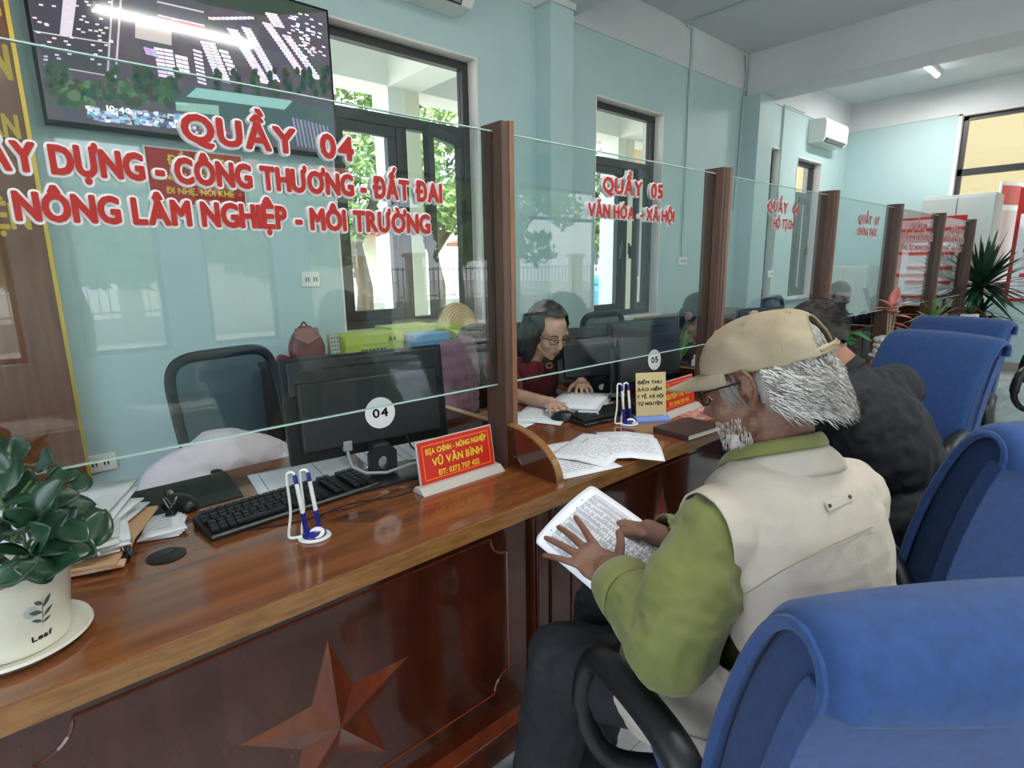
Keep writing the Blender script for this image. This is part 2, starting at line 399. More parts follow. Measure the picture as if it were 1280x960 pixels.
def socket(x, z, label, wdt=.12, y=WY):
    t = thing('wall_socket', label, 'socket', (x, y, z), 0, 'sockets on the teal wall')
    L(t, MB().box(-wdt/2, wdt/2, -.012, 0, -.04, .04).build('plate', white_pl, bevel=.003))
    b = MB()
    for dx in (-.03, .015): b.box(dx, dx+.006, -.0135, -.01, -.012, .012).box(dx+.014, dx+.02, -.0135, -.01, -.012, .012)
    L(t, b.build('slots', dark_pl))
socket(.22, .5, 'white double socket low on the wall behind the paper pile', .13)
socket(5.02, 1.38, 'white socket under the conduit right of the middle window', .14)
socket(1.28, 1.3, 'white socket left of the tall window behind the backpack', .1)
socket(6.98, 1.22, 'white socket between the far door and last window', .12)
# ================================================================ COUNTER
CT, CF, CB = .75, 1.0, 1.82
X0, PITCH, NB = -.16, 1.24, 6
wt = MB().box(-.75, X0+PITCH*NB+.1, CF, CB, CT-.042, CT, 0).build('counter_worktop', top_wood, bevel=.003)
tag(wt, 'long glossy reddish brown wooden worktop shared by all the service windows', 'worktop')
MB().box(-.75, X0+PITCH*NB+.1, CF-.004, CF, CT-.043, CT-.002).build('front_edging', edge_wood, wt)
MB().box(-.75, X0+PITCH*NB+.1, CB-.012, CB-.0, CT-.05, CT-.042).build('rear_lip', edge_wood, wt)
def molding(b, x0, x1, z0, z1, r, y, wdt=.007, pr=.006):
    """notched-corner frame line standing proud of a panel"""
    pts = []
    for cx, cz, a0 in ((x1, z1, 270), (x0, z1, 0), (x0, z0, 90), (x1, z0, 180)):
        for k in range(9):
            a = math.radians(a0-90*k/8)
            pts.append((cx+r*math.cos(a), y, cz+r*math.sin(a)))
    # order: each concave corner is traced so that the loop runs anticlockwise
    b.tube(pts, wdt/2, 4, closed=True)
def loopcorner(cx, cz, r, a0, a1):
    return [(cx+r*math.cos(math.radians(a0+(a1-a0)*k/8)), cz+r*math.sin(math.radians(a0+(a1-a0)*k/8))) for k in range(9)]
def star_mesh(cx, cz, R, y, h, M=None):
    b = MB(); r = R*.40; vs = [(0, -h, 0)]
    for k in range(10):
        a = math.radians(90+36*k); q = R if k % 2 == 0 else r
        vs.append((q*math.cos(a), 0, q*math.sin(a)))
    for k in range(10):
        a = math.radians(90+36*k); q = R if k % 2 == 0 else r
        vs.append((q*math.cos(a), .012, q*math.sin(a)))
    fs = [(0, 1+k, 1+(k+1) % 10) for k in range(10)]+[(1+k, 11+k, 11+(k+1) % 10, 1+(k+1) % 10) for k in range(10)]+[tuple(range(20, 10, -1))]
    return b.add([(v[0]+cx, v[1]+y, v[2]+cz) for v in vs], fs)
ORD = ['service counter with carved star, nearest to the camera under the 04 screen', 'counter base beside the man in the beige cap, under the 05 screen',
       'counter base in front of the man in black, under the 06 screen', 'counter base under the 07 screen, beside the pink plant', 'counter base under the 08 screen', 'farthest counter base, by the big dracaena']
counters = []
for k in range(NB):
    x0 = X0+PITCH*k; x1 = x0+PITCH
    t = thing('service_counter', ORD[k], 'counter', (x0+PITCH/2, 1.3, 0), group='wooden counter bases in a row')
    if k == 0: xa = -.75
    else: xa = x0
    MB().box(xa, x1-.085, 1.055, 1.08, .1, CT-.042).build('front_panel', dark_wood, t)
    MB().box(x1-.085, x1+.0, 1.035, 1.1, .0, CT-.042).box(x1-.078, x1-.06, 1.028, 1.04, .1, CT-.05).box(x1-.025, x1-.007, 1.028, 1.04, .1, CT-.05).build('pilaster', dark_wood, t, bevel=.004)
    MB().box(xa, x1-.09, 1.02, 1.06, 0, .085).box(xa, x1-.09, 1.01, 1.06, .085, .1).build('kick_rail', star_wood, t, bevel=.003)
    MB().box(x1-.03, x1-.01, 1.1, 1.8, 0, CT-.042).build('side_panel', dark_wood, t)
    if k < 4:
        # notched frame line
        mx0, mx1, mz0, mz1, r = x0+.09, x1-.17, .19, .655, .055
        pts = loopcorner(mx1, mz1, r, 180, 270)[::1]
        pts = loopcorner(mx1, mz1, r, 180, 270)+loopcorner(mx1, mz0, r, 90, 180)+loopcorner(mx0, mz0, r, 0, 90)+loopcorner(mx0, mz1, r, 270, 360)
        MB().tube([(p[0], 1.054, p[1]) for p in pts], .0035, 4, closed=True).build('panel_molding', star_wood, t)
        star_mesh(x0+.566, .385, .205, 1.056, .03).build('star', star_wood, t)
    counters.append(t)
# ---- posts, screens, dividers, lettering
PY0, PY1 = 1.24, 1.33
def post(k):
    x = X0+PITCH*(k+1)
    lab = ['slim dark wood post at the left end of the 05 screen, nearest post', 'wood post between the 05 and 06 screens, above the beige cap',
           'wood post rising behind the head of the man in black', 'wood post just left of the pink leaved plant', 'wood post above the spider plant', 'last wood post of the row, by the dracaena'][k]
    t = thing('partition_post', lab, 'post', (x+.02, 1.285, CT), group='wooden posts holding the glass screens')
    MB().box(x, x+.026, PY0, PY1, CT, 1.742, 0).build('dark_board', post_dark, t, bevel=.0015)
    MB().box(x+.026, x+.044, PY0-.003, PY1, CT, 1.745, 0).build('light_board', post_light, t, bevel=.0015)
    if k: MB().box(x-.022, x-.0005, PY0+.002, PY1, CT, 1.742, 0).box(x-.004, x+.001, PY0-.002, PY0+.01, CT, 1.74).build('left_board', post_dark, t, bevel=.0015)
def divider(k):
    x = X0+PITCH*(k+1)+.004
    lab = ['low curved wooden divider in front of the nearest post', 'low curved divider hidden behind the beige cap', 'low curved divider between the man in black and the green plant',
           'low curved divider beside the pink potted plant', 'low curved divider behind the first empty blue chair', 'low curved divider below the dracaena'][k]
    t = thing('desk_divider', lab, 'divider', (x+.01, 1.3, CT), group='low wooden dividers on the worktop')
    M = Matrix([[0, 0, 1, x], [1, 0, 0, 0], [0, 1, 0, 0], [0, 0, 0, 1]])
    zt = .878
    cur = [(PY0-.205*math.sin(a), CT+(zt-CT)*math.cos(a)) for a in [PI/2*i/12 for i in range(13)]]
    pts = [(PY0+.0, CT)]+cur[::-1]
    pts = [(p[0], p[1]) for p in pts]
    MB().prism(pts[::-1], M, .022).build('front_wing', dark_wood, t)
    e = MB(); n = len(cur)
    vs = []
    for q, dz in ((0, .0), (1, .004)):
        for (yy, zz) in cur:
            d = Vector((yy-PY0, zz-CT)); d = d.normalized()*(.006 if q else .0005)
            vs += [(x-.001, yy+d.x, zz+d.y), (x+.023, yy+d.x, zz+d.y)]
    fs = []
    for i in range(n-1):
        a = 2*i; b_ = 2*n+2*i
        fs += [(b_, b_+2, b_+3, b_+1), (a, a+1, a+3, a+2), (a, a+2, b_+2, b_), (a+1, b_+1, b_+3, a+3)]
    fs += [(0, 2*n, 2*n+1, 1), (2*n-2, 2*n-1, 4*n-1, 4*n-2)]
    e.add(vs, fs).build('edge_banding', edge_wood, t)
    MB().box(x, x+.022, PY1, CB-.02, CT, zt-.004).build('rear_panel', dark_wood, t)
    MB().box(x-.001, x+.023, PY1, CB-.02, zt-.004, zt).build('rear_edge', edge_wood, t)
for k in range(NB): post(k); divider(k)
GY = 1.282
def screen(k, lines):
    x0 = X0+PITCH*k+.046; x1 = X0+PITCH*(k+1)-(0 if k == 0 else .022)
    if k == 0: x0 = -.75
    nm = '%02d' % (k+4)
    t = thing('glass_screen', ['large glass screen lettered for counter 04, nearest to the camera', 'glass screen lettered for counter 05, in front of the woman in glasses', 'glass screen just above the cap and the man in black', 'glass screen with the navy clerk reading behind it', 'glass screen in front of the wide notice board', 'farthest and smallest glass screen, beside the dracaena'][k], 'screen', ((x0+x1)/2, GY, 1.0), group='glass screens above the counter')
    MB().box(x0, x1, GY-.004, GY+.004, 1.003, 1.719).build('glass_pane', pane_m, t)
    MB().box(x0, x1, GY-.004, GY+.004, 1.0, 1.003).box(x0, x1, GY-.004, GY+.004, 1.719, 1.7215).build('polished_edge', glass_edge, t)
    for body, X, Z, wdt, cap in lines:
        M = frame((X, GY-.0065, Z), (1, 0, 0), (0, 0, 1))
        bd = (.042, .105) if k < 2 else (.03, .09); rs = 3 if k < 2 else 1
        text(body, M @ T(0, 0, -.0015), wdt, cap, white_v, 'letter_outline', t, bold=bd[1], res=rs)
        text(body, M @ T(0, 0, .002), wdt, cap, red_v, 'lettering', t, bold=bd[0], res=rs)
        if k < 2: text(body, frame((X, GY+.0075, Z), (1, 0, 0), (0, 0, 1)), wdt, cap, white_v, 'letter_back', t, bold=bd[1], res=2)
screen(0, [('QUẦY  04', .303, 1.598, .35, .050), ('XÂY DỰNG - CÔNG THƯƠNG - ĐẤT ĐAI', -.028, 1.519, .925, .047), ('NÔNG LÂM NGHIỆP - MÔI TRƯỜNG', .038, 1.440, .818, .047)])
screen(1, [('QUẦY  05', 1.560, 1.594, .348, .050), ('VĂN HÓA  - XÃ HỘI', 1.486, 1.512, .505, .043)])
screen(2, [('QUẦY  06', 2.785, 1.594, .365, .052), ('HỘ TỊCH', 2.865, 1.520, .235, .046)])
screen(3, [('QUẦY  07', 4.055, 1.588, .40, .052), ('CHỨNG THỰC', 4.06, 1.515, .37, .046)])
screen(4, [('QUẦY  08', 5.27, 1.59, .40, .052), ('TIẾP NHẬN VÀ TRẢ KẾT QUẢ', 5.05, 1.51, .85, .045), ('THỦ TỤC HÀNH CHÍNH', 5.05, 1.43, .8, .045)])
screen(5, [('QUẦY  09', 6.52, 1.59, .40, .052), ('BẢO HIỂM XÃ HỘI', 6.28, 1.51, .8, .045), ('THUẾ - KHO BẠC', 6.28, 1.43, .76, .045)])

# ceiling lamps
tube_e = mat('tube_lamp', 'ffffff', .5, emit='ffffff', estr=9)
def lamp(x0, x1, y, label, on=True, z=3.45):
    t = thing('tube_light', label, 'ceiling light', ((x0+x1)/2, y, z), group='fluorescent tube lights on the ceiling')
    MB().box(x0, x1, y-.03, y+.03, z-.035, z).box(x0, x0+.03, y-.03, y+.03, z-.06, z-.035).box(x1-.03, x1, y-.03, y+.03, z-.06, z-.035).build('batten', white_pl, t)
    MB().tube([(x0+.03, y, z-.055), (x1-.03, y, z-.055)], .014, 10).build('tube', tube_e, t, smooth=True)
    ld = bpy.data.lights.new('tube_light', 'AREA'); ld.shape = 'RECTANGLE'; ld.size = x1-x0; ld.size_y = .04; ld.energy = 26; ld.color = (1, .98, .94)
    lo = bpy.data.objects.new('tube_glow', ld); COL.objects.link(lo); lo.location = (0, 0, -.075); lo.parent = t
lamp(.87, 2.05, .25, 'lit tube light on the ceiling, mirrored in the television')
lamp(7.6, 8.3, 1.95, 'short tube light on the far bay ceiling')
lamp(-.9, .3, -2.2, 'added fill tube light behind the camera'); lamp(3.9, 5.1, -1.8, 'added fill tube light over the waiting area'); lamp(6.9, 8.1, -1.8, 'added fill tube light over the far waiting area')  # tubes out of view, added as smooth fill for the room
# ================================================================ THINGS ON THE WALLS
# television with an aerial view of a lorry park
t = thing('television', 'large flat television on the teal wall showing an aerial view of parked white lorries', 'television', (.85, 3.06, 1.93))
TX0, TX1, TZ0, TZ1, TY = .228, 1.468, 1.935, 2.662, 3.028
MB().box(TX0, TX1, TY, TY+.035, TZ0, TZ1).box(TX0+.3, TX1-.3, TY+.035, WY, TZ0+.15, TZ1-.15).build('case', gloss_blk, t, bevel=.003)
sm = bpy.data.materials.new('screen_picture'); sm.use_nodes = True; nt = sm.node_tree; b_ = nt.nodes['Principled BSDF']
at_ = N(nt, 'ShaderNodeAttribute', attribute_name='Col'); b_.inputs['Base Color'].default_value = (.01, .01, .012, 1); b_.inputs['Roughness'].default_value = .07
nt.links.new(at_.outputs['Color'], b_.inputs['Emission Color']); b_.inputs['Emission Strength'].default_value = .95
def cv(x, y):       # picture point -> position on the screen
    top = 40-(1232-x)*.3; bot = 470+(x-160)*.102; tt = (y-top)/(bot-top); l = 118+50*tt-20
    return ((x-l)/(1236-l), tt)
quads = []
def pq(pts, c, jit=0): quads.append((pts, tuple(min(1, max(0, v+random.uniform(-jit, jit))) for v in c)))
def scr(s, q): return (TX0+.012+(TX1-TX0-.024)*s, TZ1-.012-(TZ1-TZ0-.034)*q)
G = (.075, .07, .085)
for i in range(24):
    for j in range(14): pq([(i/24, j/14), ((i+1)/24, j/14), ((i+1)/24, (j+1)/14), (i/24, (j+1)/14)], G, .012)
def P(*a): return [cv(x, y) for x, y in a]
pq(P((105, -200), (385, -150), (350, 150), (128, 120)), (.045, .042, .055)); pq(P((130, 125), (350, 155), (335, 280), (150, 250)), (.05, .048, .06))
for a, b2 in (((385, -150), (350, 150)), ((350, 150), (335, 280)), ((128, 120), (350, 150)), ((150, 250), (335, 280)), ((410, -120), (360, 290))):
    (x0, y0), (x1, y1) = a, b2; q = 3; pq(P((x0-q, y0-q), (x1-q, y1-q), (x1+q, y1+q), (x0+q, y0+q)), (.45, .43, .45))
pq(P((222, -40), (262, -35), (235, 132), (200, 128)), (.55, .5, .56))
for i in range(90):
    x, y = random.uniform(130, 370), random.uniform(-150, 245)
    pq(P((x-6, y-4), (x+6, y-3), (x+6, y+4), (x-6, y+3)), (.6, .57, .6), .1)
pq(P((440, 60), (565, 75), (560, 150), (435, 125)), (.42, .38, .36)); pq(P((440, 35), (590, 50), (590, 75), (440, 60)), (.6, .55, .5))
pq(P((520, 40), (690, 70), (690, 100), (525, 72)), (.45, .05, .06)); pq(P((520, -20), (690, 30), (690, 68), (525, 38)), (.08, .08, .1))
for yy in (-22, 30): pq(P((520, yy), (690, yy+38), (690, yy+44), (520, yy+6)), (.5, .5, .52))
pq(P((560, -260), (1220, -60), (1232, 40), (940, 38), (700, -10), (560, -60)), (.03, .05, .035))
def row(x0, y0, x1, y1, n, wd, h, c=(.72, .66, .76)):
    for i in range(n):
        for k in (0, 1):
            f_ = (i+.5)/n; x = x0+(x1-x0)*f_+k*wd*1.05; y = y0+(y1-y0)*f_+k*5
            pq(P((x-wd/2, y-h/2-2), (x+wd/2, y-h/2+3), (x+wd/2, y+h/2+3), (x-wd/2, y+h/2-2)), c, .1)
            pq(P((x-wd/2, y+h/2-2), (x+wd/2, y+h/2+3), (x+wd/2, y+h/2+6), (x-wd/2, y+h/2+1)), (.1, .09, .12), .03)
for r_ in ((785, 80, 915, 295, 20, 22, 9), (845, 75, 960, 285, 19, 20, 9), (935, 60, 1085, 265, 19, 20, 9), (1020, 110, 1160, 285, 15, 20, 9), (680, 130, 735, 290, 13, 28, 10), (512, 158, 522, 278, 8, 32, 11),
           (580, 185, 586, 255, 4, 22, 14), (645, 160, 655, 300, 9, 16, 9), (745, 160, 785, 265, 6, 18, 12), (470, 160, 478, 190, 3, 20, 9, (.4, .4, .6)), (955, 25, 990, 80, 5, 26, 10)): row(*r_)
for i in range(70):
    x = random.uniform(1040, 1215); y = random.uniform(35, 220)
    if y > 60+(x-1040)*.9+70: continue
    pq(P((x-9, y-5), (x+9, y), (x+9, y+6), (x-9, y+1)), (.7, .65, .72), .12)
for x in range(720, 900, 18): pq(P((x-14, 36), (x+12, 40), (x+12, 50), (x-14, 46)), (.6, .57, .62), .12)
def tree_blob(x, y, r, c):
    pts = []
    for k in range(9):
        a = 2*PI*k/9; q = r*random.uniform(.75, 1.2); pts.append((x+q*math.cos(a), y+q*1.2*math.sin(a)))
    pq(P(*pts), c, .015)
for i in range(150):
    x = random.uniform(150, 560); y = random.uniform(310, 400)-max(0, 60-abs(x-460)*.6)*random.random(); tree_blob(x, y, random.uniform(9, 20), random.choice([(.03, .07, .04), (.045, .1, .05), (.08, .15, .07), (.03, .05, .035)]))
for x in (170, 190, 350, 440, 470, 560, 720, 800, 880, 960, 1015, 1085, 1140, 1200, 1230):
    for k in range(9): tree_blob(x+random.uniform(-16, 16), 250+k*11, 13, (.03, .055, .04))
pq(P((620, 310), (1225, 400), (1230, 560), (560, 470), (555, 370)), (.05, .09, .09)); pq(P((640, 315), (1040, 365), (1000, 400), (600, 352)), (.25, .45, .42)); pq(P((558, 375), (720, 385), (720, 425), (560, 410)), (.3, .5, .42))
for i in range(10): pq(P((1030+i*18, 430+i*4), (1040+i*18, 432+i*4), (1055+i*18, 545+i*3), (1048+i*18, 545+i*3)), (.25, .2, .35), .05)
for i in range(190):
    x = random.uniform(265, 600); y = random.uniform(410, 462)+(x-265)*.06
    pq(P((x-8, y-7), (x+8, y-6), (x+8, y+7), (x-8, y+6)), random.choice([(.6, .6, .75), (.2, .3, .6), (.15, .4, .5), (.7, .7, .8), (.1, .12, .2), (.5, .5, .6)]), .05)
for i in range(60):
    x = random.uniform(600, 780); y = random.uniform(470, 500)
    pq(P((x-7, y-6), (x+7, y-5), (x+7, y+6), (x-7, y+5)), random.choice([(.5, .5, .6), (.35, .1, .12), (.1, .1, .14)]), .05)
vs = []; fs = []; cols = []
for n_, (pts, c) in enumerate(quads):
    o = len(vs)
    for s_, q_ in pts:
        x, z = scr(min(1, max(0, s_)), min(1, max(0, q_))); vs.append((x, TY-.0008-n_*1.0e-7, z)); cols.append(c+(1,))
    fs.append(tuple(range(o, len(vs))))
me = bpy.data.meshes.new('screen'); me.from_pydata(vs, [], fs); me.materials.append(sm)
ca = me.color_attributes.new('Col', 'FLOAT_COLOR', 'POINT'); ca.data.foreach_set('color', np.array(cols).ravel())
put('screen', me, t)
x, z = scr(*cv(325, 410))
text('10:40', frame((x, TY-.0016, z-.012), (1, 0, 0), (0, 0, 1)), .085, .022, mat('screen_white', 'ffffff', .3, emit='ffffff', estr=.8), 'clock_digits', t, bold=.02)
MB().box(TX0+.55, TX0+.68, TY-.001, TY, TZ0+.004, TZ0+.012).build('badge', grey_pl, t)

# tall wooden board with gold edge and big yellow letters
brd = mat('board_wood', '7c4a2c', .25, color2='62351f', scale=3, stretch=(12, 12, .8), detail=6, coat=.4)
t = thing('wooden_board', 'tall reddish wooden board with gold edge and big yellow letters at far left', 'board', (-.2, 3.05, .42))
MB().box(-.62, .166, 3.03, WY, .42, 3.0).build('board_panel', brd, t)
MB().box(.166, .180, 3.022, WY, .42, 3.0).build('gold_edge', gold_m, t)
yl = mat('dull_gold_letters', 'c9a437', .4)
for s, xr, z, cap, wd in (('PHÚC', .15, 2.30, .13, .22), ('NHÂN', .15, 2.085, .125, .22), ('DÂN', .144, 1.872, .088, .15), ('DIỆN', .126, 1.53, .10, .19)):
    text(s, frame((xr-wd, 3.028, z), (1, 0, 0), (0, 0, 1)), wd, cap, yl, 'letter', t, bold=.03)
# red notice under the television
t = thing('red_notice', 'red wall notice with yellow lettering below the television', 'sign', (.77, WY, 1.66))
MB().box(.565, .985, WY-.012, WY, 1.655, 1.91).build('border', white_pl, t)
MB().box(.572, .978, WY-.015, WY-.012, 1.662, 1.903).build('plate', mat('notice_red', 'a81c14', .4), t)
for s, x, z, wd, cp in (('ĐỀ NGHỊ', .655, 1.835, .24, .042), ('CÔNG DÂN GIỮ TRẬT TỰ,', .595, 1.767, .36, .028), ('ĐI NHẸ, NÓI KHẼ', .635, 1.708, .29, .028)):
    text(s, frame((x, WY-.017, z), (1, 0, 0), (0, 0, 1)), wd, cp, yellow_v, 'lettering', t, bold=.035)
# air conditioners
def aircon(x0, x1, z0, label):
    t = thing('air_conditioner', label, 'air conditioner', ((x0+x1)/2, WY, z0), group='white wall air conditioners')
    prof = [(0, 0), (-.17, .0), (-.205, .05), (-.21, .22), (-.19, .27), (0, .28)]
    M = frame((x0, WY, z0), (0, 1, 0), (0, 0, 1))
    b = MB(); b.prism([(p[0], p[1]) for p in prof][::-1], M, x1-x0)
    b.build('body', white_pl, t, bevel=.008)
    MB().obox(T((x0+x1)/2-.02, WY-.192, z0+.022) @ RX(-.95), x1-x0-.14, .055, .004).build('vent_slot', black_pl, t)
    MB().obox(T((x0+x1)/2-.02, WY-.2, z0+.02) @ RX(-.6), x1-x0-.16, .05, .004).build('louvre', grey_pl, t)
    MB().box(x0+.015, x0+.13, WY-.15, WY-.05, z0-.002, z0).build('sticker', paper_m, t)
aircon(1.55, 2.34, 2.855, 'white air conditioner above the tall window, cut by the top edge')
aircon(7.75, 8.5, 2.80, 'white air conditioner high in the far corner')
# posters and boards on the far wall
def poster(y0, y1, z0, z1, label, x=FX):
    t = thing('notice_board', label, 'notice board', (x, (y0+y1)/2, z0), group='red bordered notice boards at the far end')
    if x < FX: MB().box(x, x+.02, y0+.1, y0+.13, 0, z0+.1).box(x, x+.02, y1-.13, y1-.1, 0, z0+.1).build('foot_post', frame_m, t)
    MB().box(x-.02, x-.002, y0, y1, z0, z1).build('border', mat('notice_red', 'a81c14', .4), t)
    MB().box(x-.023, x-.02, y0+.04, y1-.04, z0+.04, z1-.3).build('sheet', paper_m, t)
    n = 2 if y1-y0 > .9 else 1
    for j in range(3):
        z = z0+.1+j*(z1-z0-.45)/3; hh = (z1-z0-.45)/3-.06
        for i in range(n):
            a = y0+.07+i*(y1-y0-.14)/n; c = a+(y1-y0-.14)/n-.04
            MB().box(x-.026, x-.023, a, c, z, z+hh-.05).build('notice_page', white_p, t)
            MB().box(x-.027, x-.023, a, c, z+hh-.045, z+hh).build('page_header', mat('header_red', 'd23c2c', .5), t)
    MB().tube([(x-.026, (y0+y1)/2+.07*math.cos(2*PI*k/20), z1-.15+.07*math.sin(2*PI*k/20)) for k in range(20)], .012, 6, closed=True).build('gold_emblem', gold_m, t, smooth=True)
poster(1.52, 2.16, .90, 1.86, 'notice board seen through the last two screens, beside the dracaena', 8.46)
poster(.12, 1.17, .85, 2.17, 'notice board at the right edge of the picture')
t = thing('standing_notice', 'leaning white and red information stand behind the dracaena', 'sign', (8.3, 1.05, 0))
pc = at(1254, 300, 6.9); topz = at(1252, 230, 6.9).z
sm_ = T(pc.x, pc.y, 0) @ RZ(math.radians(-21))
MB().obox(sm_ @ T(0, 0, (topz+.5)/2), .42, .02, topz-.5).obox(sm_ @ T(-.17, .0, .25), .03, .03, .5).obox(sm_ @ T(.17, 0, .25), .03, .03, .5).build('stand_panel', white_pl, t)
MB().obox(sm_ @ T(0, -.012, topz-.15), .36, .004, .22).build('heading_band', mat('header_red', 'd23c2c', .5), t)
MB().obox(sm_ @ T(0, -.012, topz-.75), .34, .004, .85).build('printed_panel', mat('pink_print', 'd9c3c0', .5), t)
t.location = (pc.x, pc.y, 0)
for c in t.children: c.matrix_parent_inverse = wm(t).inverted()
# cupboards by the far wall
lg = mat('light_grey_metal', 'b4bcba', .45)
def cupboard(x0, x1, y0, y1, z1, label, m=lg, n=2):
    t = thing('cupboard', label, 'cupboard', ((x0+x1)/2, (y0+y1)/2, 0), group='cupboards at the far end')
    MB().box(x0, x1, y0, y1, .06, z1).box(x0+.03, x1-.03, y0+.03, y1-.03, 0, .06).build('body', m, t, bevel=.004)
    for i in range(n):
        a = y0+(y1-y0)*i/n+.006; c = y0+(y1-y0)*(i+1)/n-.006
        d = MB().box(x0-.018, x0, a, c, .09, z1-.03).build('door', m, t, bevel=.003)
        MB().box(x0-.04, x0-.018, c-.07 if i == 0 else a+.05, c-.05 if i == 0 else a+.07, z1*.5, z1*.5+.12).build('handle', chrome, d)
cupboard(8.55, 9.02, 1.30, 2.0, 2.1, 'tall light grey cupboard under the far window')
cupboard(8.5, 9.0, 2.5, 3.05, 1.3, 'low pale cupboard in the far corner behind the 07 screen', mat('pale_laminate', 'ccd3cf', .5))

# ================================================================ OUTSIDE
gm = mat('yard_paving', 'c6c3bb', .9, color2='b3b0a6', scale=.6)
yard = struct('ground', MB().box(-30, 45, WY+.22, 60, -.25, -.2).box(-30, 45, -60, BY0-.22, -.25, -.2).box(FX+.22, 45, BY0-.22, WY+.22, -.25, -.2).box(-30, BX0-.2, BY0-.22, WY+.22, -.25, -.2), gm)
struct('veranda_floor', MB().box(BX0, FX, WY+.22, 5.5, -.2, -.02), mat('veranda_tile', 'c9c2b4', .5))
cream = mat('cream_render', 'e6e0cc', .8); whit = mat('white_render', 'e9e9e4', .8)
vr = struct('veranda_roof', MB().box(BX0, FX+.3, WY+.22, 5.7, 3.42, 3.6).box(BX0, FX+.3, 5.0, 5.35, 3.02, 3.42), whit)
for i, x in enumerate((-.4, 3.14, 6.62, 10.2)):
    t = thing('veranda_column', 'white veranda column outside the '+['television wall', 'tall window', 'middle window', 'far windows'][i], 'column', (x, 5.15, -.02), group='square veranda columns')
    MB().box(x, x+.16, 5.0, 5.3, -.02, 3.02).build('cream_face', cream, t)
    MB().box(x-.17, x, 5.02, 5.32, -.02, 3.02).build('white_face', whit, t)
    MB().box(x-.17, x+.16, WY+.22, 5.0, 3.02, 3.42).build('cross_beam', whit, t)
# yard fence with pillars
for side, (yy, lab) in enumerate(((15.5, 'low white yard fence beyond the veranda'), (-13.0, 'white yard fence on the street side, seen mirrored in the screens'))):
    t = thing('yard_fence', lab, 'fence', (5, yy, -.2))
    MB().box(-14, 30, yy-.06, yy+.06, -.2, .35).build('plinth', whit, t)
    MB().box(-14, 30, yy-.02, yy+.02, 1.3, 1.35).box(-14, 30, yy-.02, yy+.02, .45, .5).build('rail', whit, t)
    b = MB(); x = -14
    while x < 30: b.box(x, x+.03, yy-.015, yy+.015, .35, 1.4); x += .19
    o = b.build('picket', whit, t); o['kind'] = 'stuff'
    for k in range(12):
        x = -13+3.8*k
        MB().box(x-.2, x+.2, yy-.2, yy+.2, -.2, 1.7).box(x-.27, x+.27, yy-.27, yy+.27, 1.7, 1.82).build('pillar', cream, t)
# leafy trees
leaf_m = [mat('tree_leaf_'+n_, c, .6, color2=c2, scale=2) for n_, c, c2 in (('dark', '5c7a3c', '76954c'), ('mid', '7c9c54', '9cb96c'), ('pale', '9cb870', 'b9cd8c'))]
bark = mat('bark', '6b5a48', .9, color2='54473a', scale=6, stretch=(1, 1, .3))
def tree(x, y, h, r, label, kind, n=4200, seed=0):
    rd = random.Random(seed); t = thing('tree', label, 'tree', (x, y, -.2), group='leafy trees in the yard')
    b = MB(); th = h*.30
    b.tube([(x, y, -.2), (x+.1, y, th*.5), (x, y+.1, th)], [.2, .16, .12], 8)
    ends = []
    for k in range(7):
        a = 2*PI*k/7+rd.random(); e = (x+math.cos(a)*r*.6, y+math.sin(a)*r*.6, th+rd.uniform(.2, .6)*(h-th)); ends.append(e)
        b.tube([(x, y+.1, th*.9), ((x+e[0])/2, (y+e[1])/2, (th+e[2])/2+.2), e], [.09, .06, .03], 6)
    b.build('trunk', bark, t, smooth=True)
    vs = []; fs = []; cl = [(x+rd.gauss(0, .5)*r, y+rd.gauss(0, .5)*r, th+rd.uniform(.05, 1)*(h-th)) for _ in range(26)]
    for i in range(n):
        c = rd.choice(cl); q = [rd.gauss(0, 1) for _ in range(3)]; l = math.sqrt(sum(v*v for v in q)) or 1; rr = r*.34*rd.uniform(.55, 1)
        p = Vector((c[0]+q[0]/l*rr, c[1]+q[1]/l*rr, c[2]+q[2]/l*rr*.8)); d = Vector([rd.uniform(-1, 1) for _ in range(3)]).normalized(); e = d.orthogonal().normalized(); s = rd.uniform(.08, .2)
        k = len(vs); vs += [p-d*s, p+e*s*.45, p+d*s, p-e*s*.45]; fs.append((k, k+1, k+2, k+3))
    me = bpy.data.meshes.new('foliage'); me.from_pydata(vs, [], fs); me.materials.append(leaf_m[kind]); o = put('foliage', me, t); o['kind'] = 'stuff'
TREES = [(5.3, 10.4, 6.4, 1.9, 'broad green tree seen through the left pane of the tall window', 1), (7.9, 11.6, 6.0, 2.0, 'drooping green tree seen through the right pane of the tall window', 1),
         (14.6, 11.4, 6.2, 2.0, 'dark green tree seen through the middle window', 0), (11.3, 13.2, 7, 1.9, 'large tree behind the columns between the two windows', 0), (1.0, 18, 7, 3, 'tree far behind the television wall', 0), (26, 17, 8, 3.0, 'far tree right of the middle window', 0),
         (.8, -8.8, 4.3, 1.4, 'round pale tree in the street side yard', 2), (4.6, -10.2, 4.4, 1.4, 'green tree before the red roofed house', 2), (8.6, -9.2, 5.2, 1.5, 'tree by the street side wall to the right', 1), (-3.5, -11, 5, 2, 'tree at the left of the street side yard', 1), (12, -11, 5, 2, 'tree at the far right of the street side yard', 1)]
for i, (x, y, h, r, lab, kd) in enumerate(TREES): tree(x, y, h, r, lab, kd, seed=i+3)
